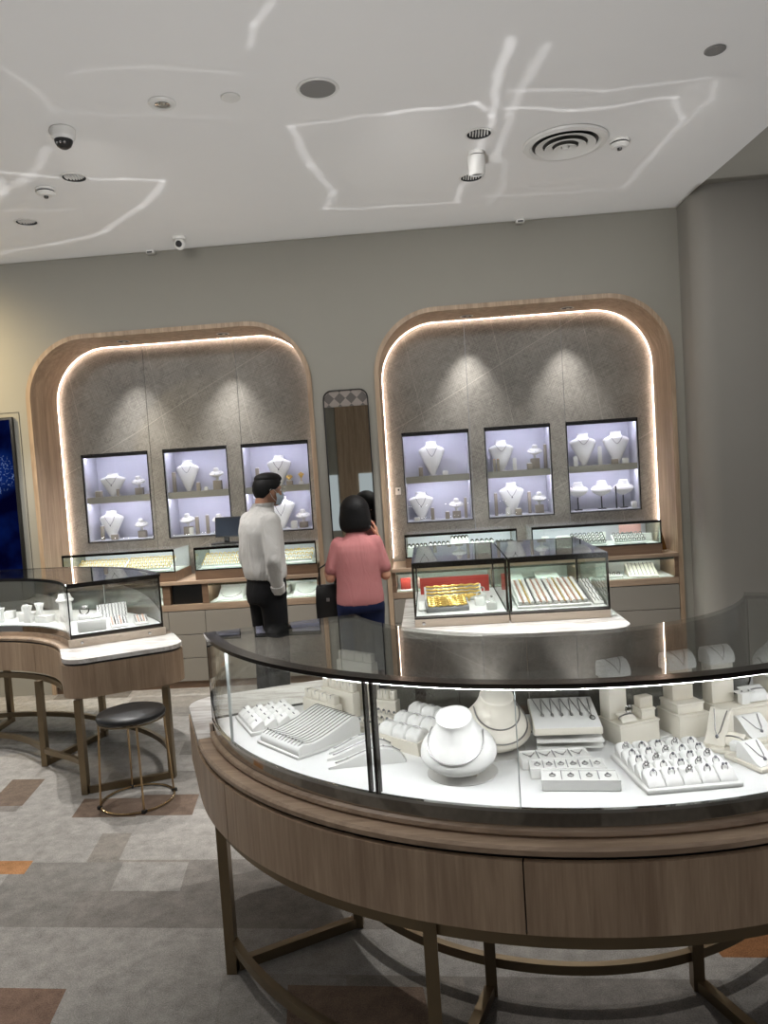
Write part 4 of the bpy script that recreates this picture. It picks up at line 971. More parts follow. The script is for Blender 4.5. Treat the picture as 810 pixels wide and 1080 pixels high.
# three arched bracelet ramps
ARC = [(0, .006), (.1, .010), (.25, .020), (.42, .034), (.58, .044), (.72, .047), (.84, .042), (.93, .030), (1.0, .006)]
def ramp(label, pl, L, ang, dep, hs=1.0):
    a = at(*pl, ZK); t = thing('bracelet_ramp', label, 'display stand', a, R(ang), 'arched bracelet ramps')
    mb = MB(); pts = [(0, 0)]+[(u*L, v*hs) for u, v in ARC]+[(L, 0)]
    mb.loft([[Vector((x, y, z)) for x, z in pts] for y in (0, dep)]); obj('ramp', mb, M_white, t, smooth=40)
    return a, pts[1:-1]
for k, (pl, L, nm) in enumerate((((347, 796), .165, 'rear of the three low arched'), ((345, 803), .205, 'middle of the three low arched'), ((346.5, 812), .225, 'front of the three low arched'))):
    a, pts = ramp('%s white bracelet ramps by the dark frame post' % nm, pl, L, 8, .032)
    c = thing('bracelet', 'thin silver bracelet over the %s bracelet ramps' % nm, 'bracelet', a, R(8), 'bracelets on the arched ramps')
    mb = MB(); mb.tube([(x, .015, z+.0028) for x, z in pts[1:-1]], .0016, 5); obj('chain', mb, M_dsilver, c)
    for j in range(7):
        x, z = pts[1+j]; mb = MB(); mb.ell((x, .012, z+.004), (.003, .003, .0026), 6, 5); obj('charm', mb, M_silver, c)

# stepped ring risers at the back
def riser(label, pl, pr, n, hgt, dep, rings=True):
    a, rz, w = base_from(pl, pr); t = thing('ring_riser', label, 'display stand', a, rz, 'stepped cream ring risers')
    mb = MB(); mb.rbox(-.004, w+.004, -.006, dep, 0, hgt-.032, .003); obj('base', mb, M_cream, t)
    cw = w/n
    for k in range(n):
        mb = MB(); mb.rbox(k*cw+.0008, (k+1)*cw-.0008, 0, dep*.8, hgt-.0315, hgt, .004); cu = obj('cube', mb, M_cream, t)
        mb = MB(); mb.box((k+.48)*cw, (k+.52)*cw, -.0008, dep*.6, hgt-.012, hgt+.0006); obj('slot', mb, M_grey, cu)
    return a, rz, w
riser('low cream riser of four ring cubes behind the sloping chain pad', (322, 749), (354, 759.5), 4, .082, .03)
riser('taller cream riser of five ring cubes behind the low one', (342, 748), (374, 757), 5, .118, .03)
riser('tall cream riser of four ring cubes rising above the case rim', (360, 744), (395, 751), 4, .205, .03)
riser('cream riser of three ring cubes beside the dark frame post', (399, 758), (418, 760), 3, .10, .03)
# ring block tray with four rows of little cubes
a, rz, w = base_from((371, 770), (397, 777)); w = .12; d = .10
t = thing('ring_tray', 'cream block tray with rows of small silver rings next to the dark frame post', 'tray', a, rz)
mb = MB(); mb.rbox(0, w, 0, d, 0, .012, .003); obj('base', mb, M_cream, t)
M3 = Matrix.Translation(a) @ Matrix.Rotation(rz, 4, 'Z')
for j in range(3):
    mb = MB(); y0 = .006+j*.034; mb.rbox(.006, w-.006, y0, y0+.03, .0125, .022+j*.010, .004); obj('step', mb, M_cream, t)
    for i in range(5):
        make_ring('small silver ring, %s along the %s step of the cream block tray' % (ord_(i), ord_(j)), M3 @ Vector((.018+i*.0235, y0+.015, .025+j*.010)), rz, 0, 'rings on the block tray')

# cream tray of nine pillows
a, rz, w = base_from((397, 785), (438, 797)); w = .180; d = .215; TT = Matrix.Rotation(R(9), 4, 'X')
t = thing('pillow_tray', 'deep cream tray holding nine plump pillows beside the two busts', 'tray', a, rz)
mb = MB(); mb.box(0, w, 0, d, 0, .006, TT); e = .005
for q in ((0, w, 0, e), (0, w, d-e, d), (0, e, e, d-e), (w-e, w, e, d-e)): mb.box(q[0], q[1], q[2], q[3], .006, .040, TT)
obj('tray', mb, M_cream, t, smooth=10)
M3 = Matrix.Translation(a) @ Matrix.Rotation(rz, 4, 'Z') @ TT
pw, pd = (w-.012)/3, (d-.012)/3
for j in range(3):
    for i in range(3):
        cx, cy = .006+(i+.5)*pw, .006+(j+.5)*pd
        q = M3 @ Vector((cx, cy, .0065))
        p_ = thing('pillow', 'plump cream pillow, %s in the %s row of the deep cream tray' % (ord_(i), ord_(j)), 'pillow', q, rz, 'pillows in the deep cream tray')
        mb = MB(); n = 24; rings = []
        for z, s in ((0, .86), (.012, .98), (.030, 1.0), (.040, .90), (.048, .66), (.052, .36), (.053, .1)):
            rings.append([Vector((pw*.488*s*math.copysign(abs(math.cos(2*PI*k/n))**.42, math.cos(2*PI*k/n)), pd*.488*s*math.copysign(abs(math.sin(2*PI*k/n))**.42, math.sin(2*PI*k/n)), z+.014*abs(math.cos(2*PI*k/n))**3*s*(z > .02))) for k in range(n)])
        for g in rings:
            for v in g: v.y *= .74+.26*min(1, abs(v.x)/(pw*.45)); v.z *= 1.05
        rings = [[TT @ v for v in g] for g in rings]
        mb.loft(rings); obj('cushion', mb, M_white, p_, smooth=70)
        c = thing('bracelet', 'thin dark bracelet round the %s pillow, %s row of the deep cream tray' % (ord_(i), ord_(j)), 'bracelet', q, rz, 'bracelets round the tray pillows')
        mb = MB(); mb.tube([TT @ Vector((pw*.47*math.cos(PI*k/12), .004, .042+.022*math.sin(PI*k/12))) for k in range(13)], .0017, 5); obj('chain', mb, M_dsilver, c)

# two round-shouldered busts
SBP = [(.036, .030, .020, .002), (.072, .060, .034, 0), (.094, .078, .050, -.002), (.1025, .085, .064, -.003), (.103, .086, .074, -.003), (.097, .080, .089, 0), (.084, .069, .104, .004), (.069, .058, .120, .009), (.057, .050, .138, .012), (.050, .045, .155, .014), (.0485, .044, .166, .014), (.0485, .044, .1705, .014), (.045, .040, .173, .014), (.02, .018, .174, .014)]
SBP = smooth_prof([Vector(q[:4]) for q in SBP], 3)
def sb_at(z):
    up = [q for q in SBP if q[2] >= .069]
    up.sort(key=lambda q: q[2])
    for a_, b_ in zip(up, up[1:]):
        if a_[2] <= z <= b_[2]: return a_.lerp(b_, (z-a_[2])/max(1e-6, b_[2]-a_[2]))
    return up[0] if z < up[0][2] else up[-1]
def round_bust(label, loc, rz, s=1.0, m=None, rise=0, blk=None):
    t = thing('shoulder_bust', label, 'display bust', loc, rz, 'wide white shoulder busts')
    mb = MB(); n = 32
    M = Matrix.Translation((0, 0, rise+.008*s)) @ Matrix.Rotation(R(24), 4, 'X')
    mb.loft([[M @ Vector((s*p[0]*math.cos(2*PI*k/n), s*(p[1]*math.sin(2*PI*k/n)+p[3]), s*p[2])) for k in range(n)] for p in SBP]); obj('body', mb, m or M_white, t, smooth=50)
    if blk is None:
        mb = MB(); mb.rbox(-.048*s, .048*s, -.03*s, .04*s, 0, .012, .003); mb.rbox(-.03*s, .03*s, -.018*s, .024*s, .012, .046*s, .004); obj('foot', mb, M_cream, t)
    else:
        mb = MB(); mb.rbox(-.05, .05, -.04, .04, 0, rise+.028, .004); obj('block', mb, M_cream, t)
    return t, M
def bust_strand(label, loc, rz, M, s, rr, z, drop, m, r=.0022):
    pts = []
    for k in range(25):
        a = PI*.93+PI*1.14*k/24; u = max(0, -math.sin(a)); zz = z-drop*u; q = sb_at(zz)
        pts.append(M @ Vector((s*(q[0]+.0035)*math.cos(a), s*((q[1]+.0035)*math.sin(a)+q[3]), s*(q[2]+.001))))
    c = thing('necklace', label, 'necklace', loc, rz, 'strands on the shoulder busts')
    mb = MB(); mb.tube(pts, r, 6); obj('chain', mb, m, c)
f1 = at(488, 814, ZK); f1.z = ZK
_, M = round_bust('white shoulder bust closest to the front glass of the curved showcase', f1, R(-16), 1.02)
bust_strand('grey strand round the white bust closest to the front glass', f1, R(-16), M, 1.02, .078, .122, .030, M_dsilver)
f2 = at(519, 790, ZK); f2.z = ZK
_, M = round_bust('cream shoulder bust standing behind the front bust in the curved showcase', f2, R(18), 1.04, M_cream)
bust_strand('upper grey strand on the bust behind the front bust', f2, R(18), M, 1.04, .079, .134, .022, M_dsilver)
bust_strand('lower grey strand on the bust behind the front bust', f2, R(18), M, 1.04, .098, .112, .028, M_dsilver)
for nm, p_ in (('closest to the front glass', f1), ('behind the front bust', f2)):
    t = thing('felt_disc', 'round pale grey disc under the bust %s' % nm, 'mat', p_-Vector((0, 0, .0001)), 0); t.location.z = .8001
# grey discs paint the busts' shadows on the deck, busts stand on them
for o in [o for o in bpy.data.objects if o.name.startswith('felt_disc')]:
    mb = MB(); mb.lathe([(0, 0), (.098, 0), (.098, .0015), (0, .0015)], 40); obj('disc', mb, simple('pale_disc', (206, 204, 200), .6), o)
for o in [o for o in bpy.data.objects if o.name.startswith('shoulder_bust')]: o.location.z = .8018
for o in [o for o in bpy.data.objects if o.get('group') == 'strands on the shoulder busts']: o.location.z = .8018

# stack of four pads, pendants on the top one
base = at(559, 781, ZK)
for k, (dx, dy, a_) in enumerate(((.006, .006, -1), (.004, .0, -4), (-.003, .004, 2), (0, 0, -2))):
    loc = Vector((.260+dx, 2.170+dy, ZK+.0212*k)); rz = R(a_)
    t = thing('display_pad', '%s white pad of the stack of four between bust and low trays' % ['bottom', 'second lowest', 'second highest', 'top'][k], 'display pad', loc, rz, 'white pads in a stack')
    M = Matrix.Rotation(R(8 if k == 3 else 0), 4, 'X'); D_ = .20 if k == 3 else .19
    mb = MB(); mb.rbox(0, .192, 0, D_, 0, .021, .003, M); obj('pad', mb, M_cream, t)
    mb = MB(); mb.rbox(.002, .190, .002, D_-.002, .0211, .0221, .0005, M); obj('cover', mb, M_white, t)
    if k < 3: bpy.data.objects.remove(t.children[-1])
for k in range(6):
    x = .026+k*.028
    yt, ybm = .19-.004*(k % 2), .085-(.02 if k == 5 else 0); M = Matrix.Rotation(R(8), 4, 'X')
    c = thing('necklace', 'fine pendant necklace, %s along the top pad of the stack' % ord_(k), 'necklace', (.260, 2.170, ZK+.0636), R(-2), 'pendants on the top pad')
    mb = MB(); mb.tube([M @ Vector(q) for q in ((x-.013, yt, .0242), (x-.004, (yt+ybm)/2, .0242), (x+.006, ybm, .0242), (x+.009, (yt+ybm)/2+.01, .0242), (x+.012, yt-.004, .0242))], .0014, 5); obj('chain', mb, M_dsilver, c)
    mb = MB()
    if k == 5: mb.tube([M @ Vector((x+.006+.007*math.cos(2*PI*j/16), ybm-.01+.012*math.sin(2*PI*j/16), .0245)) for j in range(16)], .0018, 5, True)
    else: mb.ell((x+.006, ybm-.008, .0258), (.005, .010, .003), 8, 6, M)
    obj('pendant', mb, M_dsilver if k != 5 else M_silver, c)

# three low four-compartment trays
def low_tray(which, pl, L, ang, dep, n, kinds):
    a = at(*pl, ZK); rz = R(ang)
    t = thing('compartment_tray', '%s of the three low white trays before the stacked pads' % which, 'tray', a, rz, 'low compartment trays')
    mb = MB(); h = .030; mb.rbox(0, L, 0, dep, 0, h-.004, .003)
    e = .005
    for q in ((0, L, 0, e), (0, L, dep-e, dep), (0, e, e, dep-e), (L-e, L, e, dep-e)): mb.box(*q, h-.0045, h)
    obj('tray', mb, M_white, t, smooth=20)
    cw = (L-2*e)/n
    for k in range(1, n): mb = MB(); mb.box(e+k*cw-.001, e+k*cw+.001, e, dep-e, h-.004, h-.0005); obj('divider', mb, M_grey, t)
    M3 = Matrix.Translation(a) @ Matrix.Rotation(rz, 4, 'Z')
    for k in range(n):
        q = M3 @ Vector((e+(k+.5)*cw, dep*.5, h-.003)); lb = '%s compartment of the %s low white tray' % (ord_(k), which)
        c = thing('pendant', ('small silver necklace in the ' if kinds == 'n' else 'small silver charm in the ')+lb, 'pendant', q, rz, 'pieces in the low trays')
        mb = MB()
        if kinds == 'n': mb.tube([(-.016, .018, .001), (-.008, .004, .001), (0, -.004, .001), (.008, .004, .001), (.016, .018, .001)], .0013, 5); obj('chain', mb, M_dsilver, c); mb = MB(); mb.ell((0, -.008, .002), (.005, .005, .002), 8, 5); obj('drop', mb, M_dsilver, c)
        else:
            mb.tube([(.0075*math.cos(2*PI*j/14), .0075*math.sin(2*PI*j/14), .002) for j in range(14)], .0018, 5, True); obj('hoop', mb, M_dsilver, c)
            mb = MB(); mb.ell((0, .010, .003), (.003, .003, .002), 8, 5); obj('stone', mb, M_gem, c)
low_tray('rear', (551, 813), .19, 3, .07, 4, 'n')
low_tray('middle', (560, 822.5), .20, -3, .066, 6, 'r')
low_tray('front', (572, 835), .197, -6, .072, 4, 'r')

# large tray of 25 ring pillows
a, rz, w = base_from((683, 839.5), (784.8, 830)); w = .248; d = .256
t = thing('ring_tray', 'large white tray of ring pillows in five rows by the front glass', 'tray', a, rz)
mb = MB(); mb.rbox(0, w, 0, d, 0, .012, .003); obj('tray', mb, M_white, t)
cw, cdp = (w-.016)/5, (d-.022)/5
M3 = Matrix.Translation(a) @ Matrix.Rotation(rz, 4, 'Z')
for j in range(5):
    for i in range(5):
        x0, y0 = .008+i*cw, .012+j*cdp
        mb = MB(); prof = [(0, 0), (.001, .005), (.25*cdp, .018), (.6*cdp, .031), (.85*cdp, .036), (.97*cdp, .030), (cdp-.001, 0)]
        mb.loft([[Vector((x, y0+u, .012+v*s)) for u, v in prof] for x, s in ((x0+.0012, .8), (x0+cw*.14, .97), (x0+cw*.5, 1.02), (x0+cw*.86, .97), (x0+cw-.0012, .8))]); obj('pillow', mb, M_white, t, smooth=60)
        make_ring('silver ring, %s pillow from the low trays, %s row from the front glass' % (ord_(i), ord_(j)), M3 @ Vector((x0+cw/2, y0+.5*cdp-.002, .012+.029)), rz, (i*2+j) % 3, 'rings on the five-row tray')

# cream risers towards the column side
def block(name, label, loc, rz, w, d, h, m=M_cream, cat='display block', group=None, lid=True):
    t = thing(name, label, cat, loc, rz, group)
    mb = MB(); mb.rbox(0, w, 0, d, 0, h-.008 if lid else h, .002); obj('body', mb, m, t)
    if lid: mb = MB(); mb.rbox(-.002, w+.002, -.002, d+.002, h-.0075, h, .002); obj('lid', mb, m, t)
    return t
def roll(label, loc, rz, w=.085, m=M_white):
    """rounded pad with a necklace laid over it"""
    t = thing('roll_pad', label, 'display pad', loc, rz, 'rounded necklace pads on the tall blocks')
    prof = [(0, 0), (-.004, .012), (.002, .030), (.016, .044), (.034, .050), (.05, .046), (.056, .03), (.056, 0)]
    mb = MB(); mb.loft([[Vector((x, u, v)) for u, v in prof] for x in (-w/2, w/2)]); obj('pad', mb, m, t, smooth=60)
    c = thing('necklace', 'fine necklace over the '+label, 'necklace', loc, rz, 'necklaces on the rounded pads')
    mb = MB(); mb.tube([(-.024, .034, .0515), (-.02, .016, .0458), (-.010, .003, .0325), (0, -.0045, .014), (.010, .003, .0325), (.018, .016, .0458), (.022, .034, .0515)], .0016, 5); obj('chain', mb, M_dsilver, c)
def watch(label, loc, rz, s=1.0, m=M_silver, name='ring', cat='ring'):
    t = thing(name, label, cat, loc, rz)
    mb = MB(); mb.tube([(.017*s*math.cos(2*PI*k/20), 0, .017*s+.017*s*math.sin(2*PI*k/20)) for k in range(20)], .003*s, 6, True); obj('band', mb, m, t)
    mb = MB(); mb.ell((0, -.003, .03*s), (.008*s, .004*s, .007*s), 10, 7); obj('setting', mb, M_dsilver, t)
def cushion(label, loc, rz, w, d, h, m=M_cream, tilt=25, group=None):
    t = thing('cushion', label, 'cushion', loc, rz, group)
    M = Matrix.Translation((0, 0, 0)) @ Matrix.Rotation(R(tilt), 4, 'X')
    mb = MB(); n = 28; rings = []
    for u in (-1, -.92, -.7, -.35, 0, .35, .7, .92, 1):
        sc = .78+.22*abs(u)**3 if True else 1; th = h/2*max(.06, (1-u*u)**.6)
        rings.append([M @ Vector((w/2*math.copysign(abs(math.cos(2*PI*k/n))**.5, math.cos(2*PI*k/n))*(1+.08*u*u), d/2*u+d/2, h/2+th*math.copysign(abs(math.sin(2*PI*k/n))**1.2, math.sin(2*PI*k/n)))) for k in range(n)])
    mb.loft(rings); zmin = min(v.co.z for v in mb.bm.verts)
    for v in mb.bm.verts: v.co.z -= zmin-.0005
    obj('body', mb, m, t, smooth=70)
    c = thing('bracelet', 'dark bracelet round the '+label, 'bracelet', loc, rz, None)
    pts = [M @ Vector((w/2*1.02*math.cos(2*PI*k/24), d*.52, h/2+(h/2+.002)*math.sin(2*PI*k/24))) for k in range(24)]
    mb = MB(); mb.tube([(p.x, p.y, p.z-zmin+.0008) for p in pts], .0022, 5, True); obj('chain', mb, M_dsilver, c)
# riser group beside the stacked pads
a, rz, w = base_from((655.5, 789), (692.5, 777.5)); rz *= .7
M1 = Matrix.Translation(a) @ Matrix.Rotation(rz, 4, 'Z'); P1 = lambda x, y, z: M1 @ Vector((x, y, z))
block('display_block', 'wide cream block with a ring and cube on it right of the stacked pads', a, rz, .135, .105, .066)
block('display_block', 'tall narrow cream block at the back of the first wide block', P1(.002, .052, .0665), rz, .06, .05, .125, lid=False)
block('display_block', 'small cream cube on the first wide block', P1(.085, .012, .0665), rz, .046, .05, .03)
block('display_block', 'textured cream cube on the small cube of the first wide block', P1(.086, .020, .097), rz, .045, .03, .032, simple('woven_cream', (212, 204, 188), .6, bump=.8, bscale=220), lid=False)
cushion('small cream ring cushion on the first wide block', P1(.036, .006, .0668), rz, .05, .042, .02, M_cream, 30)
watch('thick silver ring on the small cushion of the first wide block', P1(.04, .012, .095), rz, .65)
roll('white rounded pad above the first wide cream block', P1(.034, .045, .1925), rz, .082)
# second wide block
a, rz, w = base_from((717.6, 781), (738, 777.5)); M2 = Matrix.Translation(a) @ Matrix.Rotation(rz, 4, 'Z'); P2 = lambda x, y, z: M2 @ Vector((x, y, z))
block('display_block', 'wide cream block behind the ramp with the necklace', a, rz, .10, .11, .072)
block('display_block', 'cream step block on the block behind the necklace ramp', P2(.004, .012, .0725), rz, .088, .088, .03)
block('display_block', 'tall textured cream block on the cream step block', P2(.012, .045, .103), rz, .07, .05, .092, bpy.data.materials['woven_cream'], lid=False)
roll('white rounded pad above the tall textured block', P2(.048, .042, .1955), rz, .09)
# third wide block
a, rz, w = base_from((787, 771), (823, 767)); M4 = Matrix.Translation(a) @ Matrix.Rotation(rz+R(6), 4, 'Z'); P3 = lambda x, y, z: M4 @ Vector((x, y, z)); rz3 = rz+R(6)
block('display_block', 'wide cream block under the plump pillow with bracelet', P3(-.075, .0, 0), rz3, .17, .11, .075)
block('display_block', 'tall plain cream block on the block with the plump pillow', P3(-.07, .055, .0755), rz3, .075, .05, .12, lid=False)
roll('white rounded pad above the block with the plump pillow', P3(-.034, .052, .196), rz3, .085)
cushion('plump white pillow on the wide block at the back', P3(.062, .02, .0757), rz3, .075, .062, .034, M_white, 32)
block('earring_stand', 'small white tee-shaped earring stand beside the plump pillow', P3(-.0, .012, .0755), rz3, .028, .022, .034, M_white, 'display stand', lid=False)
t = thing('stud_earrings', 'pair of studs on a small white plate beside the plump pillow', 'earrings', P3(.014, .022, .11), rz3)
mb = MB(); mb.rbox(-.026, .026, -.016, .016, 0, .004, .001); obj('plate', mb, M_white, t)
for x in (-.012, .012): mb = MB(); mb.ell((x, -.006, .006), (.003, .003, .003), 8, 5); obj('stud', mb, M_dsilver, t)
# ring on a slanted card between second block and ramp
cushion('small white ring cushion between second block and necklace ramp', P2(.118, .03, .0), rz, .05, .05, .022, M_white, 30)
# necklace ramps on base plates
RAMP = [(0, 0), (0, .004), (.012, .010), (.03, .030), (.048, .056), (.062, .074), (.072, .078), (.08, .074), (.082, 0)]
def neck_ramp(label, loc, rz, w, k=1.0, kz=1.0, m=M_white):
    t = thing('necklace_ramp', label, 'display stand', loc, rz, 'curved necklace ramps')
    pts = [(u*k, v*k*kz) for u, v in RAMP]
    mb = MB(); mb.loft([[Vector((x, u, v)) for u, v in pts] for x in (0, w)]); obj('ramp', mb, m, t, smooth=60)
    c = thing('necklace', 'fine pendant necklace on the '+label, 'necklace', loc, rz, None)
    q = pts; e = .0016
    mb = MB(); mb.tube([(w*.2, q[5][0], q[5][1]+e), (w*.3, q[4][0], q[4][1]+e), (w*.42, q[3][0]-e, q[3][1]+e), (w*.55, (q[2][0]+q[3][0])/2-e, (q[2][1]+q[3][1])/2+e), (w*.66, q[3][0]-e, q[3][1]+e), (w*.74, q[4][0], q[4][1]+e), (w*.82, q[5][0], q[5][1]+e)], .0016, 5); obj('chain', mb, M_dsilver, c)
    mb = MB(); mb.ell((w*.55, (q[2][0]+q[3][0])/2-.003, (q[2][1]+q[3][1])/2-.001), (.005, .004, .006), 8, 6); obj('pendant', mb, M_gem, c)
def plate(label, pl, pr, w, d, off=(0, 0)):
    a, rz, _ = base_from(pl, pr); t = thing('base_plate', label, 'display plate', a, rz, 'flat white plates under small displays')
    mb = MB(); mb.rbox(0, w, 0, d, 0, .012, .003); obj('plate', mb, M_cream, t)
    return (lambda x, y, z=0: Matrix.Translation(a) @ Matrix.Rotation(rz, 4, 'Z') @ Vector((x, y, .0122+z))), rz
Q, rz = plate('cream plate under the tall necklace ramp', (738, 791), (764, 796), .125, .09)
neck_ramp('tall cream necklace ramp before the second block', Q(.004, .02), rz, .058, 1.0, 1.15, M_cream)
cushion('small cream pillow beside the tall necklace ramp', Q(.078, .04), rz, .05, .045, .026, M_cream, 38)
block('ring_block', 'small white ring block before the small cream pillow', Q(.080, .004), rz, .045, .028, .024, M_white, 'display block', lid=False)
Q, rz = plate('white plate under the low necklace ramp at the front', (804, 817), (843, 807), .20, .13)
neck_ramp('low white necklace ramp at the front of its plate', Q(.008, .012), rz, .062, 1.0, .58)
watch('loose silver ring lying beside the low necklace ramp', Q(.094, .05, .0005), rz, .55)
block('ring_block', 'small white ring block on the plate of the low necklace ramp', Q(.108, .016), rz, .05, .034, .026, M_white, 'display block', lid=False)
Q, rz = plate('white plate with bow necklace ramp near the picture edge', (798, 787), (840, 779), .20, .10)
neck_ramp('wide white necklace ramp near the picture edge', Q(.006, .02), rz, .085, 1.0, .6)
# flat pads and tag
a, rz, w = base_from((680, 783), (712, 776))
t = thing('display_pad', 'thin flat white pad with charms behind the five-row ring tray', 'display pad', a, rz)
mb = MB(); mb.rbox(-.012, .10, 0, .062, 0, .007, .002); obj('pad', mb, M_white, t)
M3 = Matrix.Translation(a) @ Matrix.Rotation(rz, 4, 'Z')
for k in range(3):
    c = thing('charm', 'small dark charm, %s along the thin flat pad' % ord_(k), 'charm', M3 @ Vector((.012+k*.032, .034, .0075)), rz, 'charms on the thin flat pad')
    mb = MB(); mb.ell((0, 0, .002), (.005, .007, .002), 8, 5); obj('body', mb, M_dsilver, c)
t = thing('earring_stand', 'tiny white card block between first wide block and ring tray', 'display stand', at(656, 786, ZK), R(5))
mb = MB(); mb.rbox(0, .034, 0, .018, 0, .018, .002); obj('block', mb, M_cream, t)
mb = MB(); mb.rbox(-.001, .037, -.004, .02, .0185, .022, .001); obj('card', mb, M_white, t)
# tall bust near the picture edge
loc = Vector((1.06, 2.47, ZK))
_, M = round_bust('white shoulder bust on a tall block near the picture edge', loc, R(20), .85, None, .10, True)
bust_strand('dark strand on the bust near the picture edge', loc, R(20), M, .85, .090, .096, .020, M_dsilver)
# ------------------------------------------------------------------ smaller counters' contents
def waisted(label, loc, rz, h=.085, w=.055):
    t = thing('earring_stand', label, 'display stand', loc, rz, 'waisted white stands')
    mb = MB(); mb.loft([[Vector((s*x*w/2, y, z*h)) for x, y in ((-1, -.012), (1, -.012), (1, .012), (-1, .012))] for s, z in ((.9, 0), (.86, .1), (.6, .35), (.56, .5), (.66, .7), (1, .95), (1, 1))]); obj('body', mb, M_white, t, smooth=60)
    for x in (-.012, .012): mb = MB(); mb.ell((x*w/.055, -.0135, h*.86), (.003, .002, .003), 8, 5); obj('stud', mb, M_dsilver, t)
def L(px, py, dz=0): p = at(px, py, .80); return Vector((p.x, p.y, .8002+dz))
RZ = R(28)
# curved part
block('display_block', 'white block under the upright ring in the curved part of the showcase by the stool', L(20, 656), R(10), .10, .07, .055, M_white)
watch('large white ring upright on a block in the curved part of the showcase', L(20, 656)+Vector((.035, .035, .056)), R(10), 1.5, M_white)
waisted('waisted white stand beside the upright ring block', L(30, 657), R(-10), .115, .06)
block('display_block', 'low white block under the middle waisted stand', L(37, 657), R(-20), .10, .07, .045, M_white)
waisted('waisted white stand on the low white block', L(37, 657)+Vector((.03, .015, .046)), R(-20), .08, .06)
block('display_block', 'tall white block under the round pad near the frame corner', L(63.5, 656), R(-40), .06, .06, .125, M_white, lid=False)
t = thing('necklace_stand', 'round white collar pad on the tall block near the frame corner', 'display stand', L(63.5, 656)+Vector((.042, -.0, .126)), 0)
mb = MB(); mb.lathe([(.03, 0), (.052, .006), (.056, .018), (.044, .028), (.036, .05), (.034, .056), (0, .058)], 24); obj('collar', mb, M_white, t)
waisted('waisted white stand at the photo edge in the curved showcase', L(1, 657), R(10), .10, .055)
block('display_block', 'low white block at the photo edge in the curved showcase', L(5, 653), R(10), .06, .05, .05, M_white)
# box-shaped end
block('display_block', 'long white block in the box-shaped showcase end', L(83, 668), RZ+R(2), .16, .07, .068, M_white, lid=False)
block('ring_block', 'small white block on the long block under the silver ring', L(84, 667)+Vector((.0, .01, .0685)), RZ+R(2), .06, .05, .03, M_white, lid=False)
watch('large silver ring upright on the long white block by the stool', L(84, 667)+Vector((.022, .038, .099)), RZ, 1.5, M_silver)
cushion('white cushion with bracelet at the end of the long white block', L(84, 667)+Vector((.085, .055, .0687)), RZ, .06, .05, .03, M_white, 30)
def slope_pad(label, loc, rz, w, d, h, n, cm, group, lab):
    t = thing('chain_pad', label, 'display pad', loc, rz)
    mb = MB(); mb.loft([[Vector((x, y, z)) for y, z in ((0, 0), (0, .008), (.01, .016), (d*.9, h), (d, h-.008), (d, 0))] for x in (0, w)]); obj('pad', mb, M_white, t, smooth=30)
    for i in range(n):
        x = w*(i+.5)/n
        c = thing('bracelet', lab % ord_(i), 'bracelet', loc, rz, group)
        mb = MB(); pts = [(x+.004*math.sin(k*1.9+i), .012+(d*.88-.012)*k/14, .0165+(h-.016)*k/14+.0045) for k in range(15)]; mb.tube(pts, .0026, 5); obj('chain', mb, cm[i % len(cm)], c)
slope_pad('sloping white pad of mixed chains in the box-shaped showcase end', L(118, 663), RZ, .10, .12, .05, 6, [M_rose, M_silver, M_dsilver], 'chains on the small sloping pad', 'thin chain, %s from the long white block, box-shaped showcase end')
slope_pad('sloping white pad at the outer corner of the box-shaped showcase end', L(143, 660), RZ, .08, .12, .045, 5, [M_dsilver, M_rose], 'chains on the corner sloping pad', 'thin chain, %s on the outer corner pad of the box-shaped end')
slope_pad('long white earring pad at the back of the box-shaped showcase end', L(104, 656), RZ, .18, .07, .10, 9, [M_silver, M_dsilver], 'pieces on the back pad', 'silver drop chain, %s along the back pad of the box-shaped end')

# island glass boxes
def B(x, y, dz=0): return Vector((x, y, ZD3+.0002+dz))
def gold_tray(label, loc, rz, w, d, tilt, rows, grp):
    t = thing('gold_tray', label, 'tray', loc, rz)
    M = Matrix.Rotation(R(tilt), 4, 'X')
    mb = MB(); mb.rbox(0, w, 0, d, 0, .03, .003, M); obj('tray', mb, M_grey if grp == 'a' else M_white, t)
    M3 = Matrix.Translation(loc) @ Matrix.Rotation(rz, 4, 'Z') @ M
    for j in range(rows):
        c = thing('gold_bangle', 'twisted gold bangle, %s row of the %s' % (ord_(j), label.split(' in ')[0].split(' at ')[0]), 'bangle', loc, rz, 'gold bangles '+grp)
        mb = MB(); y = d*(j+.5)/rows
        pts = [M @ Vector((.012+(w-.024)*k/30, y+.003*math.sin(k*1.3), 039.2e-3+.002*math.cos(k*1.3))) for k in range(31)]; mb.tube(pts, .0065, 6); obj('band', mb, M_gold, c)
gold_tray('grey tray of gold bangles at the front of the island glass box', B(-.05, 4.46), R(4), .25, .13, 14, 5, 'a')
t = thing('white_box', 'small white card leaning beside the front gold tray', 'card', B(-.095, 4.52), R(4)); mb = MB(); mb.rbox(0, .05, 0, .10, 0, .012, .002, Matrix.Rotation(R(20), 4, 'X')); obj('body', mb, M_white, t)
gold_tray('white tilted tray of gold bangles at the back of the island glass box', B(-.06, 4.80), R(3), .36, .11, 40, 4, 'b')
t = thing('red_card', 'long red card along the back of the gold glass box', 'card', B(-.09, 5.12), R(2)); mb = MB(); mb.rbox(0, .46, 0, .012, 0, .11, .002); obj('body', mb, M_red, t)
for k, (x, y, l) in enumerate(((.245, 4.62, 'rear'), (.305, 4.46, 'front'), (.27, 4.80, 'hindmost'))):
    block('ring_block', 'small white block, %s of those beside the gold trays' % l, B(x, y), R(3), .055, .05, .045, M_white, 'display block', 'white blocks in the gold box', lid=False)
    watch('upright white ring on the %s block beside the gold trays' % l, B(x+.028, y+.025, .0455), R(3), 1.0, M_white)
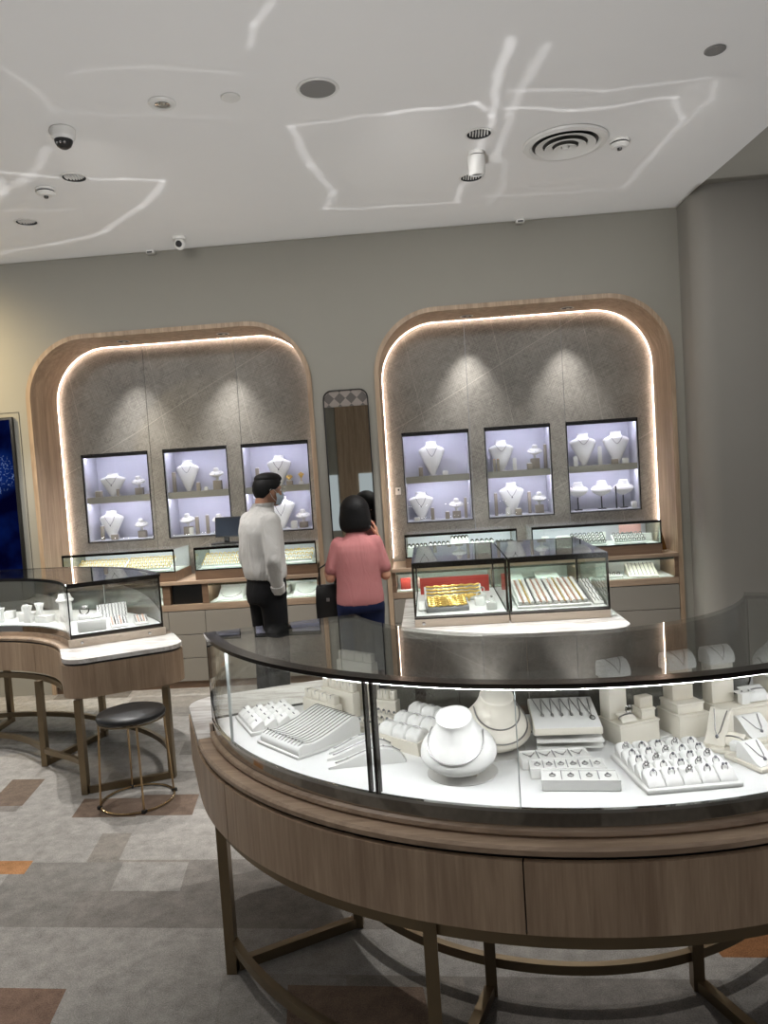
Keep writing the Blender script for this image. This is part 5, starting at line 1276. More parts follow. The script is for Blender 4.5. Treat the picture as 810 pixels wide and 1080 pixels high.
gold_item_loc = B(.215, 4.78)
t = thing('gold_brooch', 'gold bow brooch standing between the gold trays and white blocks', 'brooch', gold_item_loc)
mb = MB(); mb.ell((0, 0, .03), (.012, .008, .012), 10, 7); mb.ell((-.018, 0, .04), (.014, .007, .012), 10, 7); mb.ell((.018, 0, .04), (.014, .007, .012), 10, 7); mb.tube([(0, 0, 0), (0, 0, .03)], .004, 6); obj('body', mb, M_gold, t)
t = thing('rope_chain_tray', 'wide white tray of slanted rope-chain rolls in the second island glass box', 'tray', B(.475, 4.43), 0)
mb = MB(); mb.rbox(0, .42, 0, .50, 0, .014, .003, Matrix.Rotation(R(8), 4, 'X')); obj('tray', mb, M_white, t)
MT = Matrix.Rotation(R(8), 4, 'X')
for k in range(12):
    x0 = .02+k*.034
    mb = MB(); mb.tube([MT @ Vector((x0, .02, .0255)), MT @ Vector((x0-.0, .48, .0255))], .011, 10); obj('roll', mb, M_white, t)
    c = thing('rope_chain', 'twisted rope chain, %s roll from the gold glass box' % ord_(k), 'chain', B(.475, 4.43), 0, 'rope chains on the rolls')
    mb = MB(); pts = [MT @ Vector((x0+.017+.0015*math.sin(i*1.4), .02+.46*i/40, .030+.0015*math.cos(i*1.4))) for i in range(41)]; mb.tube(pts, .0045, 6); obj('chain', mb, [M_rose, M_gold, M_dsilver][k % 3] if k % 4 else M_rose, c)
slope_pad('sloping white pad of silver chains beside the rope-chain tray', B(.915, 4.45), R(0), .055, .45, .09, 3, [M_silver], 'silver chains beside the ropes', 'silver chain, %s from the rope-chain tray')

# showcases on the drawer counters
zs = .8685+.0792
def U(px, y, dz=0): return Vector((aty(px, 590, y).x, y, zs+.0002+dz))
def jewel_row_tray(label, x0, x1, y0, d, rows, per, m, grp, lab, sz=.010, tilt=24, tm=None):
    t = thing('jewel_tray', label, 'tray', (x0, y0, zs+.0002), 0)
    M = Matrix.Rotation(R(tilt), 4, 'X'); w = x1-x0
    mb = MB(); mb.rbox(0, w, 0, d, 0, .012, .002, M)
    obj('tray', mb, tm or M_white, t)
    for j in range(rows):
        y = d*(j+.5)/rows
        mb = MB(); mb.tube([M @ Vector((.006, y, .018)), M @ Vector((w-.006, y, .018))], .009, 8); obj('roll', mb, tm or M_white, t)
        for i in range(per):
            c = thing('ring', lab % (ord_(i) if per <= 13 else ('%d' % i), ord_(j)), 'ring', Vector((x0, y0, zs+.0002))+(M @ Vector((w*(i+.5)/per, y, .03))), 0, grp)
            if not RM: 
                mb = MB(); mb.tube([(.011*math.cos(2*PI*k/14), .0, .011*math.sin(2*PI*k/14)) for k in range(14)], .0042, 5, True); o = obj('band', mb, m, c); RM.append(o.data)
            else: o = RM[0].copy(); o.materials[0] = m; o = link(bpy.data.objects.new('band', o)); o.parent = c
    return t
RM = []
def cnt_tray(label, x0, x1, y0, n, rows, m, grp, who):
    """row of gold rings: each ring labelled by its place from one end"""
    w = x1-x0; per = n
    jewel_row_tray(label, x0, x1, y0, .20, rows, per, m, grp, 'gold ring, %s along, %s row of '+who)
for k, (a, b, who) in enumerate(((-2.90, -2.50, 'the gold tray nearest the screen'), (-2.48, -2.10, 'the second gold tray from the screen'))):
    cnt_tray('white tray of gold rings, %s half of the long showcase' % ['first', 'second'][k], a, b, 6.04, 12, 4, M_gold, 'gold rings tray %s' % 'ab'[k], who)
cnt_tray('white tray of gold rings before the man', -1.85, -1.42, 6.04, 12, 4, M_gold, 'gold rings tray c', 'the gold tray before the man')
cnt_tray('white tray of gold rings between man and mirror', -1.36, -.95, 6.04, 12, 3, M_gold, 'gold rings tray d', 'the gold tray nearest the mirror')
for k in range(5):
    gx = -1.28+k*.062
    t = thing('gold_brooch', 'upright gold piece, %s along behind the gold tray nearest the mirror' % ord_(k), 'brooch', (gx, 6.27, zs+.0002), 0, 'upright gold pieces')
    mb = MB(); mb.tube([(0, 0, 0), (0, 0, .05)], .004, 6); mb.ell((0, 0, .07+.012*(k % 2)), (.014, .01, .022), 10, 8); mb.tube([(0, 0, .05), (0, 0, .06)], .003, 5); obj('body', mb, M_gold, t)
# white ring cushions beside the mirror
for k, (a, b, y, h) in enumerate(((-.19, -.03, 6.05, .06), (-.02, .15, 6.06, .065), (.16, .30, 6.12, .10), (.31, .50, 6.08, .065), (.51, .65, 6.05, .05))):
    t = thing('ring_cushion_tray', 'white block of ring cushions, %s along the showcase beside the mirror' % ord_(k), 'tray', (a, y, zs+.0002), 0, 'ring cushion blocks')
    w = b-a; mb = MB(); mb.rbox(0, w, 0, .12, 0, h, .003); obj('block', mb, M_white, t)
    for j in range(2):
        for i in range(5):
            mb = MB(); mb.ell((w*(i+.5)/5, .03+.06*j, h+.008), (w/11, .024, .012), 10, 6); obj('cushion', mb, M_white, t)
            c = thing('ring', 'small silver ring on cushion %s, %s row, %s cushion block beside the mirror' % (ord_(i), ord_(j), ord_(k)), 'ring', (a+w*(i+.5)/5, y+.03+.06*j, zs+.0002+h+.02), 0, 'rings on the cushion blocks')
            me = RM[0].copy(); me.materials[0] = M_silver; o = link(bpy.data.objects.new('band', me)); o.parent = c
# mixed jewellery beside the column
for k, (px, w, h, l) in enumerate(((576, .055, .075, 'tall blank'), (609, .05, .07, 'small'), (624, .06, .085, 'first of two taller'), (636, .055, .085, 'second of two taller'))):
    block('card_stand', '%s white card stand at the back of the showcase beside the column' % l, U(px-3, 6.24), 0, w, .03, h, M_white, 'display stand', lid=False)
t = thing('necklace_stand', 'flat white collar stand near the front of the showcase beside the column', 'display stand', U(595, 6.12), 0)
mb = MB(); mb.loft([[Vector((s*x, y, z)) for x, y in ((-1, -.02), (1, -.02), (1, .02), (-1, .02))] for s, z in ((.03, 0), (.065, .03), (.085, .06), (.06, .07), (.04, .085))]); obj('collar', mb, M_white, t, smooth=60)
t = thing('gift_box', 'open pink card panel with black ribbon in the showcase beside the column', 'box', U(655, 6.27), 0)
mb = MB(); mb.rbox(0, .17, 0, .03, 0, .13, .003); obj('panel', mb, M_pink, t)
mb = MB()
for s in (-1, 1): mb.ell((.05+s*.026, -.004, .055), (.026, .008, .014), 12, 8)
mb.ell((.05, -.006, .055), (.010, .009, .010), 10, 8); obj('ribbon', mb, M_black, t)
jewel_row_tray('white tray of silver rings in the middle of the showcase beside the column', 1.10, 1.36, 6.03, .16, 4, 8, M_silver, 'silver rings by the column', 'silver ring, %s along, %s row of the tray beside the column')
t0 = jewel_row_tray('white tray of dark ear studs at the column end', 1.42, 1.66, 6.03, .14, 3, 7, M_dsilver, 'dark rings by the column', 'dark ring, %s along, %s row of the tray at the column end', tm=M_white)
block('display_block', 'white box leaning at the column end of the showcase', U(676, 6.2), R(-12), .09, .05, .06, M_white, lid=False)

# display windows inside the drawer counters
def Wd(x, y, dz=0): return Vector((x, y, .6855+dz))
for k, (x, l) in enumerate(((-1.64, 'beside the black recess'), (-1.30, 'behind the man'), (-1.02, 'nearest the mirror'))):
    t = thing('necklace_pad', 'white sloping necklace pad in the drawer counter window %s' % l, 'display pad', Wd(x, 6.05), R([6, -4, 3][k]), 'necklace pads in the counter windows')
    mb = MB(); mb.loft([[Vector((x_, y_, z_)) for y_, z_ in ((0, 0), (0, .006), (.22, .075), (.24, .07), (.24, 0))] for x_ in (-.10, .10)]); obj('pad', mb, M_white, t, smooth=20)
    necklace('thin chain on the necklace pad %s' % l, [(.08*math.cos(a), .12-.09*math.sin(a), .006+.069*(.12-.09*math.sin(a))/.22+.0025) for a in [k_*PI/14 for k_ in range(15)]], Wd(x, 6.05), R([6, -4, 3][k]), M_dsilver, .002)
t = thing('black_device', 'black box pushed into the recess of the drawer counter by the man', 'device', (-2.095, 6.03, .6795))
t2 = t
mb = MB(); mb.rbox(.002, .25, -.02, .015, 0, .15, .006); obj('body', mb, M_black, t)
for k, (x, w, c, l) in enumerate(((-.26, .08, M_red, 'red'), (-.17, .07, M_pink, 'pink'))):
    t = thing('gift_card', '%s folded card in the counter window beside the mirror' % l, 'card', Wd(x, 6.08), R(8)); mb = MB(); mb.rbox(0, w, 0, .02, 0, .09, .003); obj('body', mb, c, t)
t = thing('bracelet_pad', 'cream grooved bracelet pad in the counter window near the column', 'display pad', Wd(1.52, 6.03), R(-4))
mb = MB(); mb.loft([[Vector((x_, y_, z_)) for y_, z_ in ((0, 0), (0, .006), (.03, .014), (.2, .085), (.22, .075), (.22, 0))] for x_ in (0, .22)]); obj('pad', mb, M_cream, t, smooth=20)
for k in range(7):
    mb = MB(); x_ = .02+k*.03; mb.tube([(x_, .03, .016), (x_, .2, .087)], .003, 5); obj('groove', mb, M_grey, t)
block('card_stand', 'white card stand in the counter window near the column', Wd(1.30, 6.2), 0, .09, .03, .10, M_white, 'display stand', lid=False)
t = thing('white_ring_pad', 'low white pad with dark rings before the grooved bracelet pad', 'display pad', Wd(1.36, 6.05), R(5)); mb = MB(); mb.rbox(0, .12, 0, .09, 0, .02, .004); obj('pad', mb, M_white, t)
for k in range(3):
    c = thing('ring', 'dark ring, %s on the low white pad before the bracelet pad' % ord_(k), 'ring', Wd(1.38+k*.035, 6.09, .03), R(5), 'dark rings on the low pad')
    me = RM[0].copy(); me.materials[0] = M_dsilver; o = link(bpy.data.objects.new('band', me)); o.parent = c
for x, l in ((.10, 'first'), (.62, 'second'), (.90, 'third')):
    t = thing('necklace_pad', 'white flat pad, %s behind the island boxes in the counter window' % l, 'display pad', Wd(x, 6.06), 0, 'pads behind the island boxes')
    mb = MB(); mb.rbox(-.09, .09, 0, .2, 0, .03, .004, Matrix.Rotation(R(10), 4, 'X')); obj('pad', mb, M_white, t)
for x, l in ((-2.85, 'first'), (-2.5, 'second')):
    t = thing('necklace_pad', 'white flat pad, %s from the screen in the counter window' % l, 'display pad', Wd(x, 6.06), 0, 'pads near the screen')
    mb = MB(); mb.rbox(-.09, .09, 0, .2, 0, .03, .004, Matrix.Rotation(R(10), 4, 'X')); obj('pad', mb, M_white, t)
# ------------------------------------------------------------------ the two people
def skin_mesh(name, caps, ells, mat, parent, vox=.008, it=3, hands=(), extra=None):
    mb = MB()
    for a, b, ra, rb in caps: mb.capsule(a, b, ra, rb)
    for e in ells: mb.ell(e[0], e[1], 20, 14, e[2] if len(e) > 2 else None)
    if extra: extra(mb)
    o = obj(name, mb, mat, parent, smooth=180)
    m = o.modifiers.new('remesh', 'REMESH'); m.mode = 'VOXEL'; m.voxel_size = vox; m.use_smooth_shade = True
    s = o.modifiers.new('smooth', 'SMOOTH'); s.iterations = it; s.factor = .5
    return o
def hand_caps(wrist, d, n, thumb, s=1.0, curl=.5):
    """palm and five fingers: wrist point, hand direction d, palm-facing normal n, thumb side vector"""
    w, d, n, t = Vector(wrist), Vector(d).normalized(), Vector(n).normalized(), Vector(thumb).normalized()
    caps = []
    for u in (-.026, -.009, .009, .026): caps.append((w+d*.012*s+t*u*.6*s, w+d*.082*s+t*u*s, .014*s, .0125*s))
    for u, L, r in ((.030, .070, .0085), (.011, .078, .0088), (-.009, .072, .0085), (-.028, .056, .0075)):
        p = w+d*.086*s+t*u*s; dd = d.copy()
        for k, f in enumerate((.45, .32, .23)):
            dd = (dd+n*(curl*.75)).normalized(); q = p+dd*L*f*s; caps.append((p, q, r*(1-.12*k)*s, r*(1-.12*(k+1))*s)); p = q
    p = w+d*.026*s+t*.026*s; dd = (d*.5+t*.8+n*.25).normalized()
    for k, L in enumerate((.036, .030, .024)):
        q = p+dd*L*s; caps.append((p, q, (.0125-.0015*k)*s, (.011-.0015*k)*s)); p = q; dd = (dd+d*.35+n*.25*curl-t*.15).normalized()
    return caps
def oval(c, rx, ry, n=28, sq=.85, tilt=None):
    out = []
    for k in range(n):
        a = 2*PI*k/n; x = rx*math.copysign(abs(math.cos(a))**sq, math.cos(a)); y = ry*math.copysign(abs(math.sin(a))**sq, math.sin(a))
        out.append(Vector((c[0]+x, c[1]+y, c[2]+(tilt*y if tilt else 0))))
    return out
def cloth(name, c, parent, rough=.85, stripes=None, fold=.25):
    m, nt, b = newmat(name); Lk = nt.links.new; b.inputs['Base Color'].default_value = srgb(c); b.inputs['Roughness'].default_value = rough; b.inputs['Specular IOR Level'].default_value = .2
    tc = N(nt, 'ShaderNodeTexCoord'); mp = N(nt, 'ShaderNodeMapping'); mp.inputs['Scale'].default_value = (1, 1, .35); mp.inputs['Rotation'].default_value = (.2, .35, 0); Lk(tc.outputs['Object'], mp.inputs['Vector'])
    nz = N(nt, 'ShaderNodeTexNoise', Scale=11.0, Detail=3.0, Distortion=1.0); Lk(mp.outputs['Vector'], nz.inputs['Vector'])
    bp = N(nt, 'ShaderNodeBump', Strength=fold, Distance=.05); Lk(nz.outputs['Fac'], bp.inputs['Height']); Lk(bp.outputs['Normal'], b.inputs['Normal'])
    if stripes:
        sp = N(nt, 'ShaderNodeSeparateXYZ'); Lk(tc.outputs['Object'], sp.inputs[0])
        w = N(nt, 'ShaderNodeMath', operation='MULTIPLY'); Lk(sp.outputs['X'], w.inputs[0]); w.inputs[1].default_value = 2*PI/.0065
        si = N(nt, 'ShaderNodeMath', operation='SINE'); Lk(w.outputs[0], si.inputs[0])
        mr = N(nt, 'ShaderNodeMapRange'); mr.inputs['From Min'].default_value = -.2; mr.inputs['From Max'].default_value = .5; Lk(si.outputs[0], mr.inputs['Value'])
        mx = N(nt, 'ShaderNodeMix', data_type='RGBA'); Lk(mr.outputs['Result'], mx.inputs['Factor']); mx.inputs['A'].default_value = srgb(c); mx.inputs['B'].default_value = srgb(stripes); Lk(mx.outputs['Result'], b.inputs['Base Color'])
    return m
def m_skin(name, c):
    m = simple(name, c, .5, bump=.05, bscale=120); m.node_tree.nodes['Principled BSDF'].inputs['Subsurface Weight'].default_value = .08; return m
M_hair = simple('black_hair', (11, 10, 10), .62, spec=.25, bump=.8, bscale=70)

def head_parts(mb, hc, s, hd=1):
    """skull, jaw, nose, ears, brow around head centre hc; face towards +y"""
    hx, hy, hz = hc
    mb.ell((hx, hy-.004*s, hz+.022*s), (.076*s, .094*s, .090*s), 24, 18)
    mb.ell((hx, hy+.022*s, hz-.045*s), (.058*s, .064*s, .062*s), 20, 14)
    mb.ell((hx, hy+.055*s, hz-.088*s), (.026*s, .024*s, .020*s), 14, 10)
    mb.capsule((hx, hy+.090*s, hz+.006*s), (hx, hy+.104*s, hz-.030*s), .008*s, .012*s)
    mb.ell((hx, hy+.086*s, hz-.062*s), (.022*s, .010*s, .008*s), 12, 8)
    for sx in (-1, 1):
        mb.ell((hx+sx*.078*s, hy-.006*s, hz-.008*s), (.010*s, .020*s, .032*s), 12, 10)
        mb.ell((hx+sx*.030*s, hy+.078*s, hz+.020*s), (.024*s, .010*s, .008*s), 12, 8)
        mb.ell((hx+sx*.042*s, hy+.062*s, hz-.022*s), (.024*s, .022*s, .020*s), 12, 8)
def face_bits(t, hc, s):
    hx, hy, hz = hc
    for sx in (-1, 1):
        mb = MB(); mb.ell((hx+sx*.031*s, hy+.083*s, hz+.002*s), (.013*s, .008*s, .007*s), 12, 8); e = obj('eye', mb, simple('eye_white', (220, 216, 210), .2), t)
        mb = MB(); mb.ell((hx+sx*.031*s, hy+.0895*s, hz+.002*s), (.006*s, .003*s, .006*s), 10, 6); obj('iris', mb, M_black, e)
    mb = MB(); mb.ell((hx, hy+.0945*s, hz-.060*s), (.022*s, .004*s, .006*s), 12, 8); obj('lips', mb, simple('lip_skin', (168, 96, 88), .4), t)

# ---- man: faces the mirror side, white shirt, black trousers
man = thing('person', 'person in white shirt, black trousers and face mask standing with hand in pocket', 'person', (-1.135, 5.15, 0), R(-52))
sk = m_skin('skin_tone', (164, 122, 98))
hc = (0, .062, 1.552)
caps = [((0, .004, 1.40), (0, .025, 1.50), .056, .055), ((0, -.01, .95), (0, -.01, 1.30), .10, .085)]
for sx in (-1, 1):
    caps += [((sx*.09, 0, .90), (sx*.10, .01, .50), .075, .050), ((sx*.10, .01, .50), (sx*.105, -.015, .09), .048, .032), ((sx*.105, -.015, .06), (sx*.115, .13, .035), .036, .026)]
R_sh, R_el, R_wr = Vector((.185, -.015, 1.355)), Vector((.240, -.055, 1.11)), Vector((.150, .012, .885))
L_sh, L_el, L_wr = Vector((-.185, -.015, 1.355)), Vector((-.235, -.03, 1.09)), Vector((-.215, .05, .86))
for a, b, c in ((R_sh, R_el, R_wr), (L_sh, L_el, L_wr)): caps += [(Vector((a.x*.9, a.y, a.z-.02)), b, .038, .036), (b, c, .036, .024)]
caps += hand_caps(R_wr, (-.22, -.02, -1), (-.9, .1, 0), (0, 1, .1), .8, .1)
caps += hand_caps(L_wr, (.05, .2, -1), (.9, .1, 0), (0, 1, .2), .95, .45)
o = skin_mesh('body', caps, [], sk, man, .0065, 3, extra=lambda mb: head_parts(mb, hc, .98))
face_bits(man, hc, .98)
M_shirt = cloth('white_shirt_cloth', (184, 182, 178), man, fold=.5)
M_trou = cloth('black_trouser_cloth', (15, 15, 17), man, fold=.2)
def shirt_man(mb):
    secs = [(.965, .172, .124, 0), (1.02, .182, .132, -.004), (1.10, .182, .130, -.008), (1.20, .190, .130, -.012), (1.29, .198, .128, -.016), (1.345, .190, .112, -.018), (1.385, .152, .096, -.014), (1.415, .100, .084, -.004), (1.44, .080, .080, .008), (1.462, .074, .075, .014)]
    mb.loft([oval((0, y, z), a, b) for z, a, b, y in secs])
    for a, b, c in ((R_sh, R_el, R_wr), (L_sh, L_el, L_wr)):
        mb.capsule(a+Vector((-.02*math.copysign(1, a.x), 0, .0)), b, .068, .054); e = b+(c-b)*.96; mb.capsule(b, e, .054, .042)
sh = skin_mesh('shirt', [], [], M_shirt, man, .011, 6, extra=shirt_man)
mb = MB(); mb.loft([oval((0, .010+.008*k, 1.445+.016*k), .080-.004*k, .080-.003*k, 28, 1) for k in range(3)], cap=False)
bmesh.ops.solidify(mb.bm, geom=list(mb.bm.faces), thickness=.005); obj('collar', mb, M_shirt, sh, smooth=70)
mb = MB(); mb.tube([R_el+(R_wr-R_el)*f for f in (.78, .88, .99)], [.050, .050, .049], 16); obj('cuff', mb, M_shirt, sh, smooth=60)
def trou_man(mb):
    secs = [(.985, .160, .112, 0), (.93, .168, .118, 0), (.86, .172, .122, -.006), (.80, .168, .115, -.006)]
    mb.loft([oval((0, y, z), a, b) for z, a, b, y in secs])
    for sx in (-1, 1): mb.capsule((sx*.085, 0, .84), (sx*.10, .01, .50), .094, .076); mb.capsule((sx*.10, .01, .50), (sx*.105, -.012, .10), .076, .066)
skin_mesh('trousers', [], [], M_trou, man, .012, 5, extra=trou_man)
mb = MB(); mb.loft([oval((0, 0, z), a, b) for z, a, b in ((.965, .169, .120), (.972, .171, .122), (.995, .171, .121), (1.0, .169, .119))]); obj('belt', mb, M_black, man, smooth=60)
for sx in (-1, 1):
    mb = MB(); y0 = -.065
    mb.loft([oval((sx*.108+sx*.006*u, -.055+.22*u, .0), .036+.012*math.sin(PI*min(u*1.2, 1)), .001, 4) if False else [Vector((sx*(.108+.006*u)+.044*w_*math.cos(a), -.07+.245*u, max(.001, .035*hh+.034*hh*math.sin(a)))) for a in [2*PI*k/16 for k in range(16)]] for u, w_, hh in ((0, .5, .9), (.06, .75, 1.1), (.25, .82, 1.25), (.5, .9, 1.0), (.75, 1.0, .8), (.93, .8, .6), (1, .4, .45))]); obj('shoe', mb, M_black, man, smooth=70)
def hair_cap(s, hc, fringe, back, mb, puff=.012):
    hx, hy, hz = hc; n, m = 36, 16; rows = []
    for j in range(m+1):
        row = []
        for k in range(n):
            a = 2*PI*k/n; fr = math.sin(a)                      # +1 front, -1 back
            zl = fringe+(back-fringe)*(.5-.5*fr)
            if abs(math.cos(a)) > .75 and fr > -.35: zl = max(zl, .012)
            ph0 = math.asin(max(-1, min(1, (zl-.022)/.10)))
            ph = ph0+(PI/2-.02-ph0)*j/m
            rr = 1+.02*math.sin(7*a+3*j)*.5
            row.append(Vector((hx+(.076+puff)*s*math.cos(ph)*math.cos(a)*rr, hy+s*(-.004+(.094+puff)*math.cos(ph)*fr*rr), hz+s*(.022+(.092+puff)*math.sin(ph)))))
        rows.append(row)
    mb.loft(rows)
mb = MB(); hair_cap(.98, hc, .062, -.060, mb, .013); obj('hair', mb, M_hair, man, smooth=80)
mb = MB()      # fuller top
mb.ell((hc[0], hc[1]+.004, hc[2]+.088), (.074, .096, .042), 22, 14); mb.ell((hc[0], hc[1]+.066, hc[2]+.082), (.056, .036, .026), 16, 10); obj('hair_top', mb, M_hair, man, smooth=80)
M_mask = simple('mask_blue', (168, 184, 196), .7)
mb = MB(); rows = []
for z, f in ((-.004, .9), (-.03, 1.0), (-.06, 1.0), (-.09, .92), (-.104, .75)):
    rows.append([Vector((hc[0]+.074*f*math.cos(a), hc[1]+.012+(.092 if z > -.08 else .078)*f*math.sin(a)+.010*math.sin(a)**6, hc[2]+z+.012*abs(math.cos(a))*(1 if z < -.05 else -1))) for a in [PI*.06+PI*.88*k/18 for k in range(19)]])
for a, b in zip(rows, rows[1:]):
    va = [mb.v(p) for p in a]; vb_ = [mb.v(p) for p in b]
    for k in range(18): mb.face([va[k], va[k+1], vb_[k+1], vb_[k]])
bmesh.ops.remove_doubles(mb.bm, verts=list(mb.bm.verts), dist=1e-5); bmesh.ops.solidify(mb.bm, geom=list(mb.bm.faces), thickness=-.003)
mk = obj('face_mask', mb, M_mask, man, smooth=70)
for sx in (-1, 1):
    mb = MB(); mb.tube([(sx*.072, hc[1]+.030, hc[2]-.012), (sx*.084, hc[1]-.010, hc[2]+.022), (sx*.086, hc[1]-.028, hc[2]+.006)], .0016, 5); mb.tube([(sx*.071, hc[1]+.028, hc[2]-.078), (sx*.083, hc[1]-.008, hc[2]-.044), (sx*.086, hc[1]-.026, hc[2]-.01)], .0016, 5); obj('ear_loop', mb, M_plastic, mk)
gl_ = None
for sx in (-1, 1):
    mb = MB(); mb.tube([(sx*.032+.025*math.cos(2*PI*k/20), hc[1]+.104, hc[2]+.004+.020*math.sin(2*PI*k/20)) for k in range(20)], .0018, 5, True); mb.tube([(sx*.057, hc[1]+.104, hc[2]+.008), (sx*.076, hc[1]+.07, hc[2]+.010), (sx*.088, hc[1]-.014, hc[2]+.012)], .0017, 5)
    if sx == 1: mb.tube([(-.007, hc[1]+.104, hc[2]+.006), (.007, hc[1]+.104, hc[2]+.006)], .0017, 5)
    if gl_ is None: gl_ = obj('glasses', mb, M_dsilver, man)
    else: obj('glasses_frame', mb, M_dsilver, gl_)

# ---- woman: back turned, pink striped blouse, dark bob, handbag on her arm
wom = thing('person', 'person with dark bob in pink striped blouse and jeans facing the tall mirror', 'person', (-.527, 5.42, 0), R(4))
sk2 = m_skin('warm_skin', (190, 138, 112))
hc2 = (0, .03, 1.345); s2 = .93
caps = [((0, .002, 1.17), (0, .01, 1.30), .050, .048), ((0, 0, .80), (0, .0, 1.10), .10, .075)]
for sx in (-1, 1):
    caps += [((sx*.085, 0, .78), (sx*.09, .01, .43), .078, .048), ((sx*.09, .01, .43), (sx*.092, -.012, .08), .046, .030), ((sx*.092, -.012, .05), (sx*.10, .11, .030), .033, .024)]
r_sh, r_el, r_wr = Vector((.155, -.005, 1.135)), Vector((.192, -.005, .90)), Vector((.150, .075, 1.165))
l_sh, l_el, l_wr = Vector((-.155, -.005, 1.135)), Vector((-.20, -.01, .905)), Vector((-.235, .15, .925))
for a, b, c in ((r_sh, r_el, r_wr), (l_sh, l_el, l_wr)): caps += [(Vector((a.x*.9, a.y, a.z-.02)), b, .036, .036), (b, c, .037, .023)]
caps += hand_caps(r_wr, (-.12, .08, 1), (-.9, .2, .1), (-.2, -.9, .2), .88, .4)
caps += hand_caps(l_wr, (.3, .8, .2), (.3, -.1, -.9), (.7, -.1, .3), .88, .6)
o = skin_mesh('body', caps, [], sk2, wom, .0062, 3, extra=lambda mb: head_parts(mb, hc2, s2))
face_bits(wom, hc2, s2)
M_pinkb = cloth('pink_striped_cloth', (158, 86, 88), wom, stripes=(190, 138, 136), fold=.22)
M_jean = cloth('navy_denim', (26, 34, 66), wom, fold=.2)
def blouse(mb):
    secs = [(.705, .170, .134, 0), (.76, .170, .136, 0), (.84, .163, .132, 0), (.93, .158, .126, -.004), (1.02, .162, .122, -.008), (1.09, .160, .114, -.010), (1.135, .146, .102, -.010), (1.17, .106, .084, -.006), (1.20, .074, .070, 0), (1.232, .064, .064, .004)]
    mb.loft([oval((0, y, z), a, b) for z, a, b, y in secs])
    for a, b in ((r_sh, r_el), (l_sh, l_el)): mb.capsule(a+Vector((-.03*math.copysign(1, a.x), 0, 0)), a+(b-a)*.74, .062, .053)
bl_ = skin_mesh('blouse', [], [], M_pinkb, wom, .010, 5, extra=blouse)
mb = MB(); mb.loft([oval((0, .002+.006*k, 1.196+.020*k), .070-.006*k, .068-.005*k, 28, 1) for k in range(3)], cap=False); bmesh.ops.solidify(mb.bm, geom=list(mb.bm.faces), thickness=.005); obj('collar', mb, M_pinkb, bl_, smooth=70)
def jeans(mb):
    mb.loft([oval((0, y, z), a, b) for z, a, b, y in ((.86, .150, .11, 0), (.78, .166, .125, 0), (.71, .170, .128, -.006), (.66, .166, .118, -.006))])
    for sx in (-1, 1): mb.capsule((sx*.083, 0, .70), (sx*.09, .01, .43), .092, .066); mb.capsule((sx*.09, .01, .43), (sx*.092, -.01, .09), .066, .055)
skin_mesh('jeans', [], [], M_jean, wom, .012, 5, extra=jeans)
def bob(mb):
    mb.ell((0, hc2[1]-.008, hc2[2]+.030), (.106, .112, .108), 26, 18)
    mb.loft([oval((0, hc2[1]+y, hc2[2]+z), a, b, 28, .9) for z, a, b, y in ((.03, .106, .106, -.012), (-.02, .114, .098, -.020), (-.06, .116, .092, -.026), (-.10, .108, .084, -.030), (-.124, .082, .06, -.032))])
skin_mesh('hair', [], [], M_hair, wom, .008, 4, extra=bob)
for sx in (-1, 1):
    mb = MB(); mb.loft([[Vector((sx*.094+.042*w_*math.cos(a), -.06+.215*u, max(.001, .030*hh+.030*hh*math.sin(a)))) for a in [2*PI*k/16 for k in range(16)]] for u, w_, hh in ((0, .5, .9), (.06, .75, 1.1), (.25, .82, 1.2), (.5, .9, 1.0), (.75, 1.0, .8), (.93, .8, .6), (1, .4, .45))]); obj('shoe', mb, M_black, wom, smooth=70)
# handbag hanging from her left forearm
bagp = Vector((-.527-.246, 5.535, .575))
t = thing('handbag', 'black handbag hanging from the arm of the person in pink', 'handbag', bagp, R(6))
mb = MB(); mb.loft([[Vector((s*x, y*s2_, z)) for x, y in ((-1, -1), (-.9, -1.1), (.9, -1.1), (1, -1), (1, 1), (.9, 1.1), (-.9, 1.1), (-1, 1))] for s, s2_, z in ((.078, .044, 0), (.088, .050, .02), (.090, .050, .14), (.082, .040, .25), (.076, .024, .265))]); obj('body', mb, simple('black_bag_leather', (14, 14, 15), .45, bump=.2), t, smooth=50)
for y in (-.02, .02): mb = MB(); mb.tube([(-.055, y, .25), (-.056, y*.8, .32), (-.05, y*.6, .385), (.0, y*.5, .415), (.05, y*.6, .385), (.06, y*.8, .32), (.055, y, .25)], .006, 8); obj('handle', mb, M_black, t)
mb = MB(); mb.rbox(-.012, .012, -.062, -.056, .15, .175, .003); obj('clasp', mb, M_dsilver, t)

# white leaflet on the big showcase top? (mirror image only: nothing lies there)
# ------------------------------------------------------------------ light
def lamp(name, typ, loc, power, col=(252, 250, 248), size=.1, rot=(0, 0, 0), spot=None, blend=.6):
    d = bpy.data.lights.new(name, typ); d.energy = power; c = srgb(col); d.color = c[:3]
    if typ == 'AREA': d.size = size
    elif typ == 'SPOT': d.spot_size = R(spot); d.spot_blend = blend; d.shadow_soft_size = size
    else: d.shadow_soft_size = size
    o = link(bpy.data.objects.new(name, d)); o.location = loc; o.rotation_euler = rot
    return o
for x, y in DL: lamp('downlight_beam', 'SPOT', (x, y, ZC-.01), 170, size=.025, spot=74, blend=.35)
for x, y in ((-2.9, 3.3), (-1.3, 2.4), (.4, 3.6), (-2.8, 1.0), (-1.4, -1.6), (-2.2, -1.4)): lamp('ceiling_spot_beam', 'SPOT', (x, y, ZC-.02), 60 if y > 0 else 160, size=.04, spot=66, blend=.5)  # extra spots without fittings; rear pair added to brighten the mirrored wall
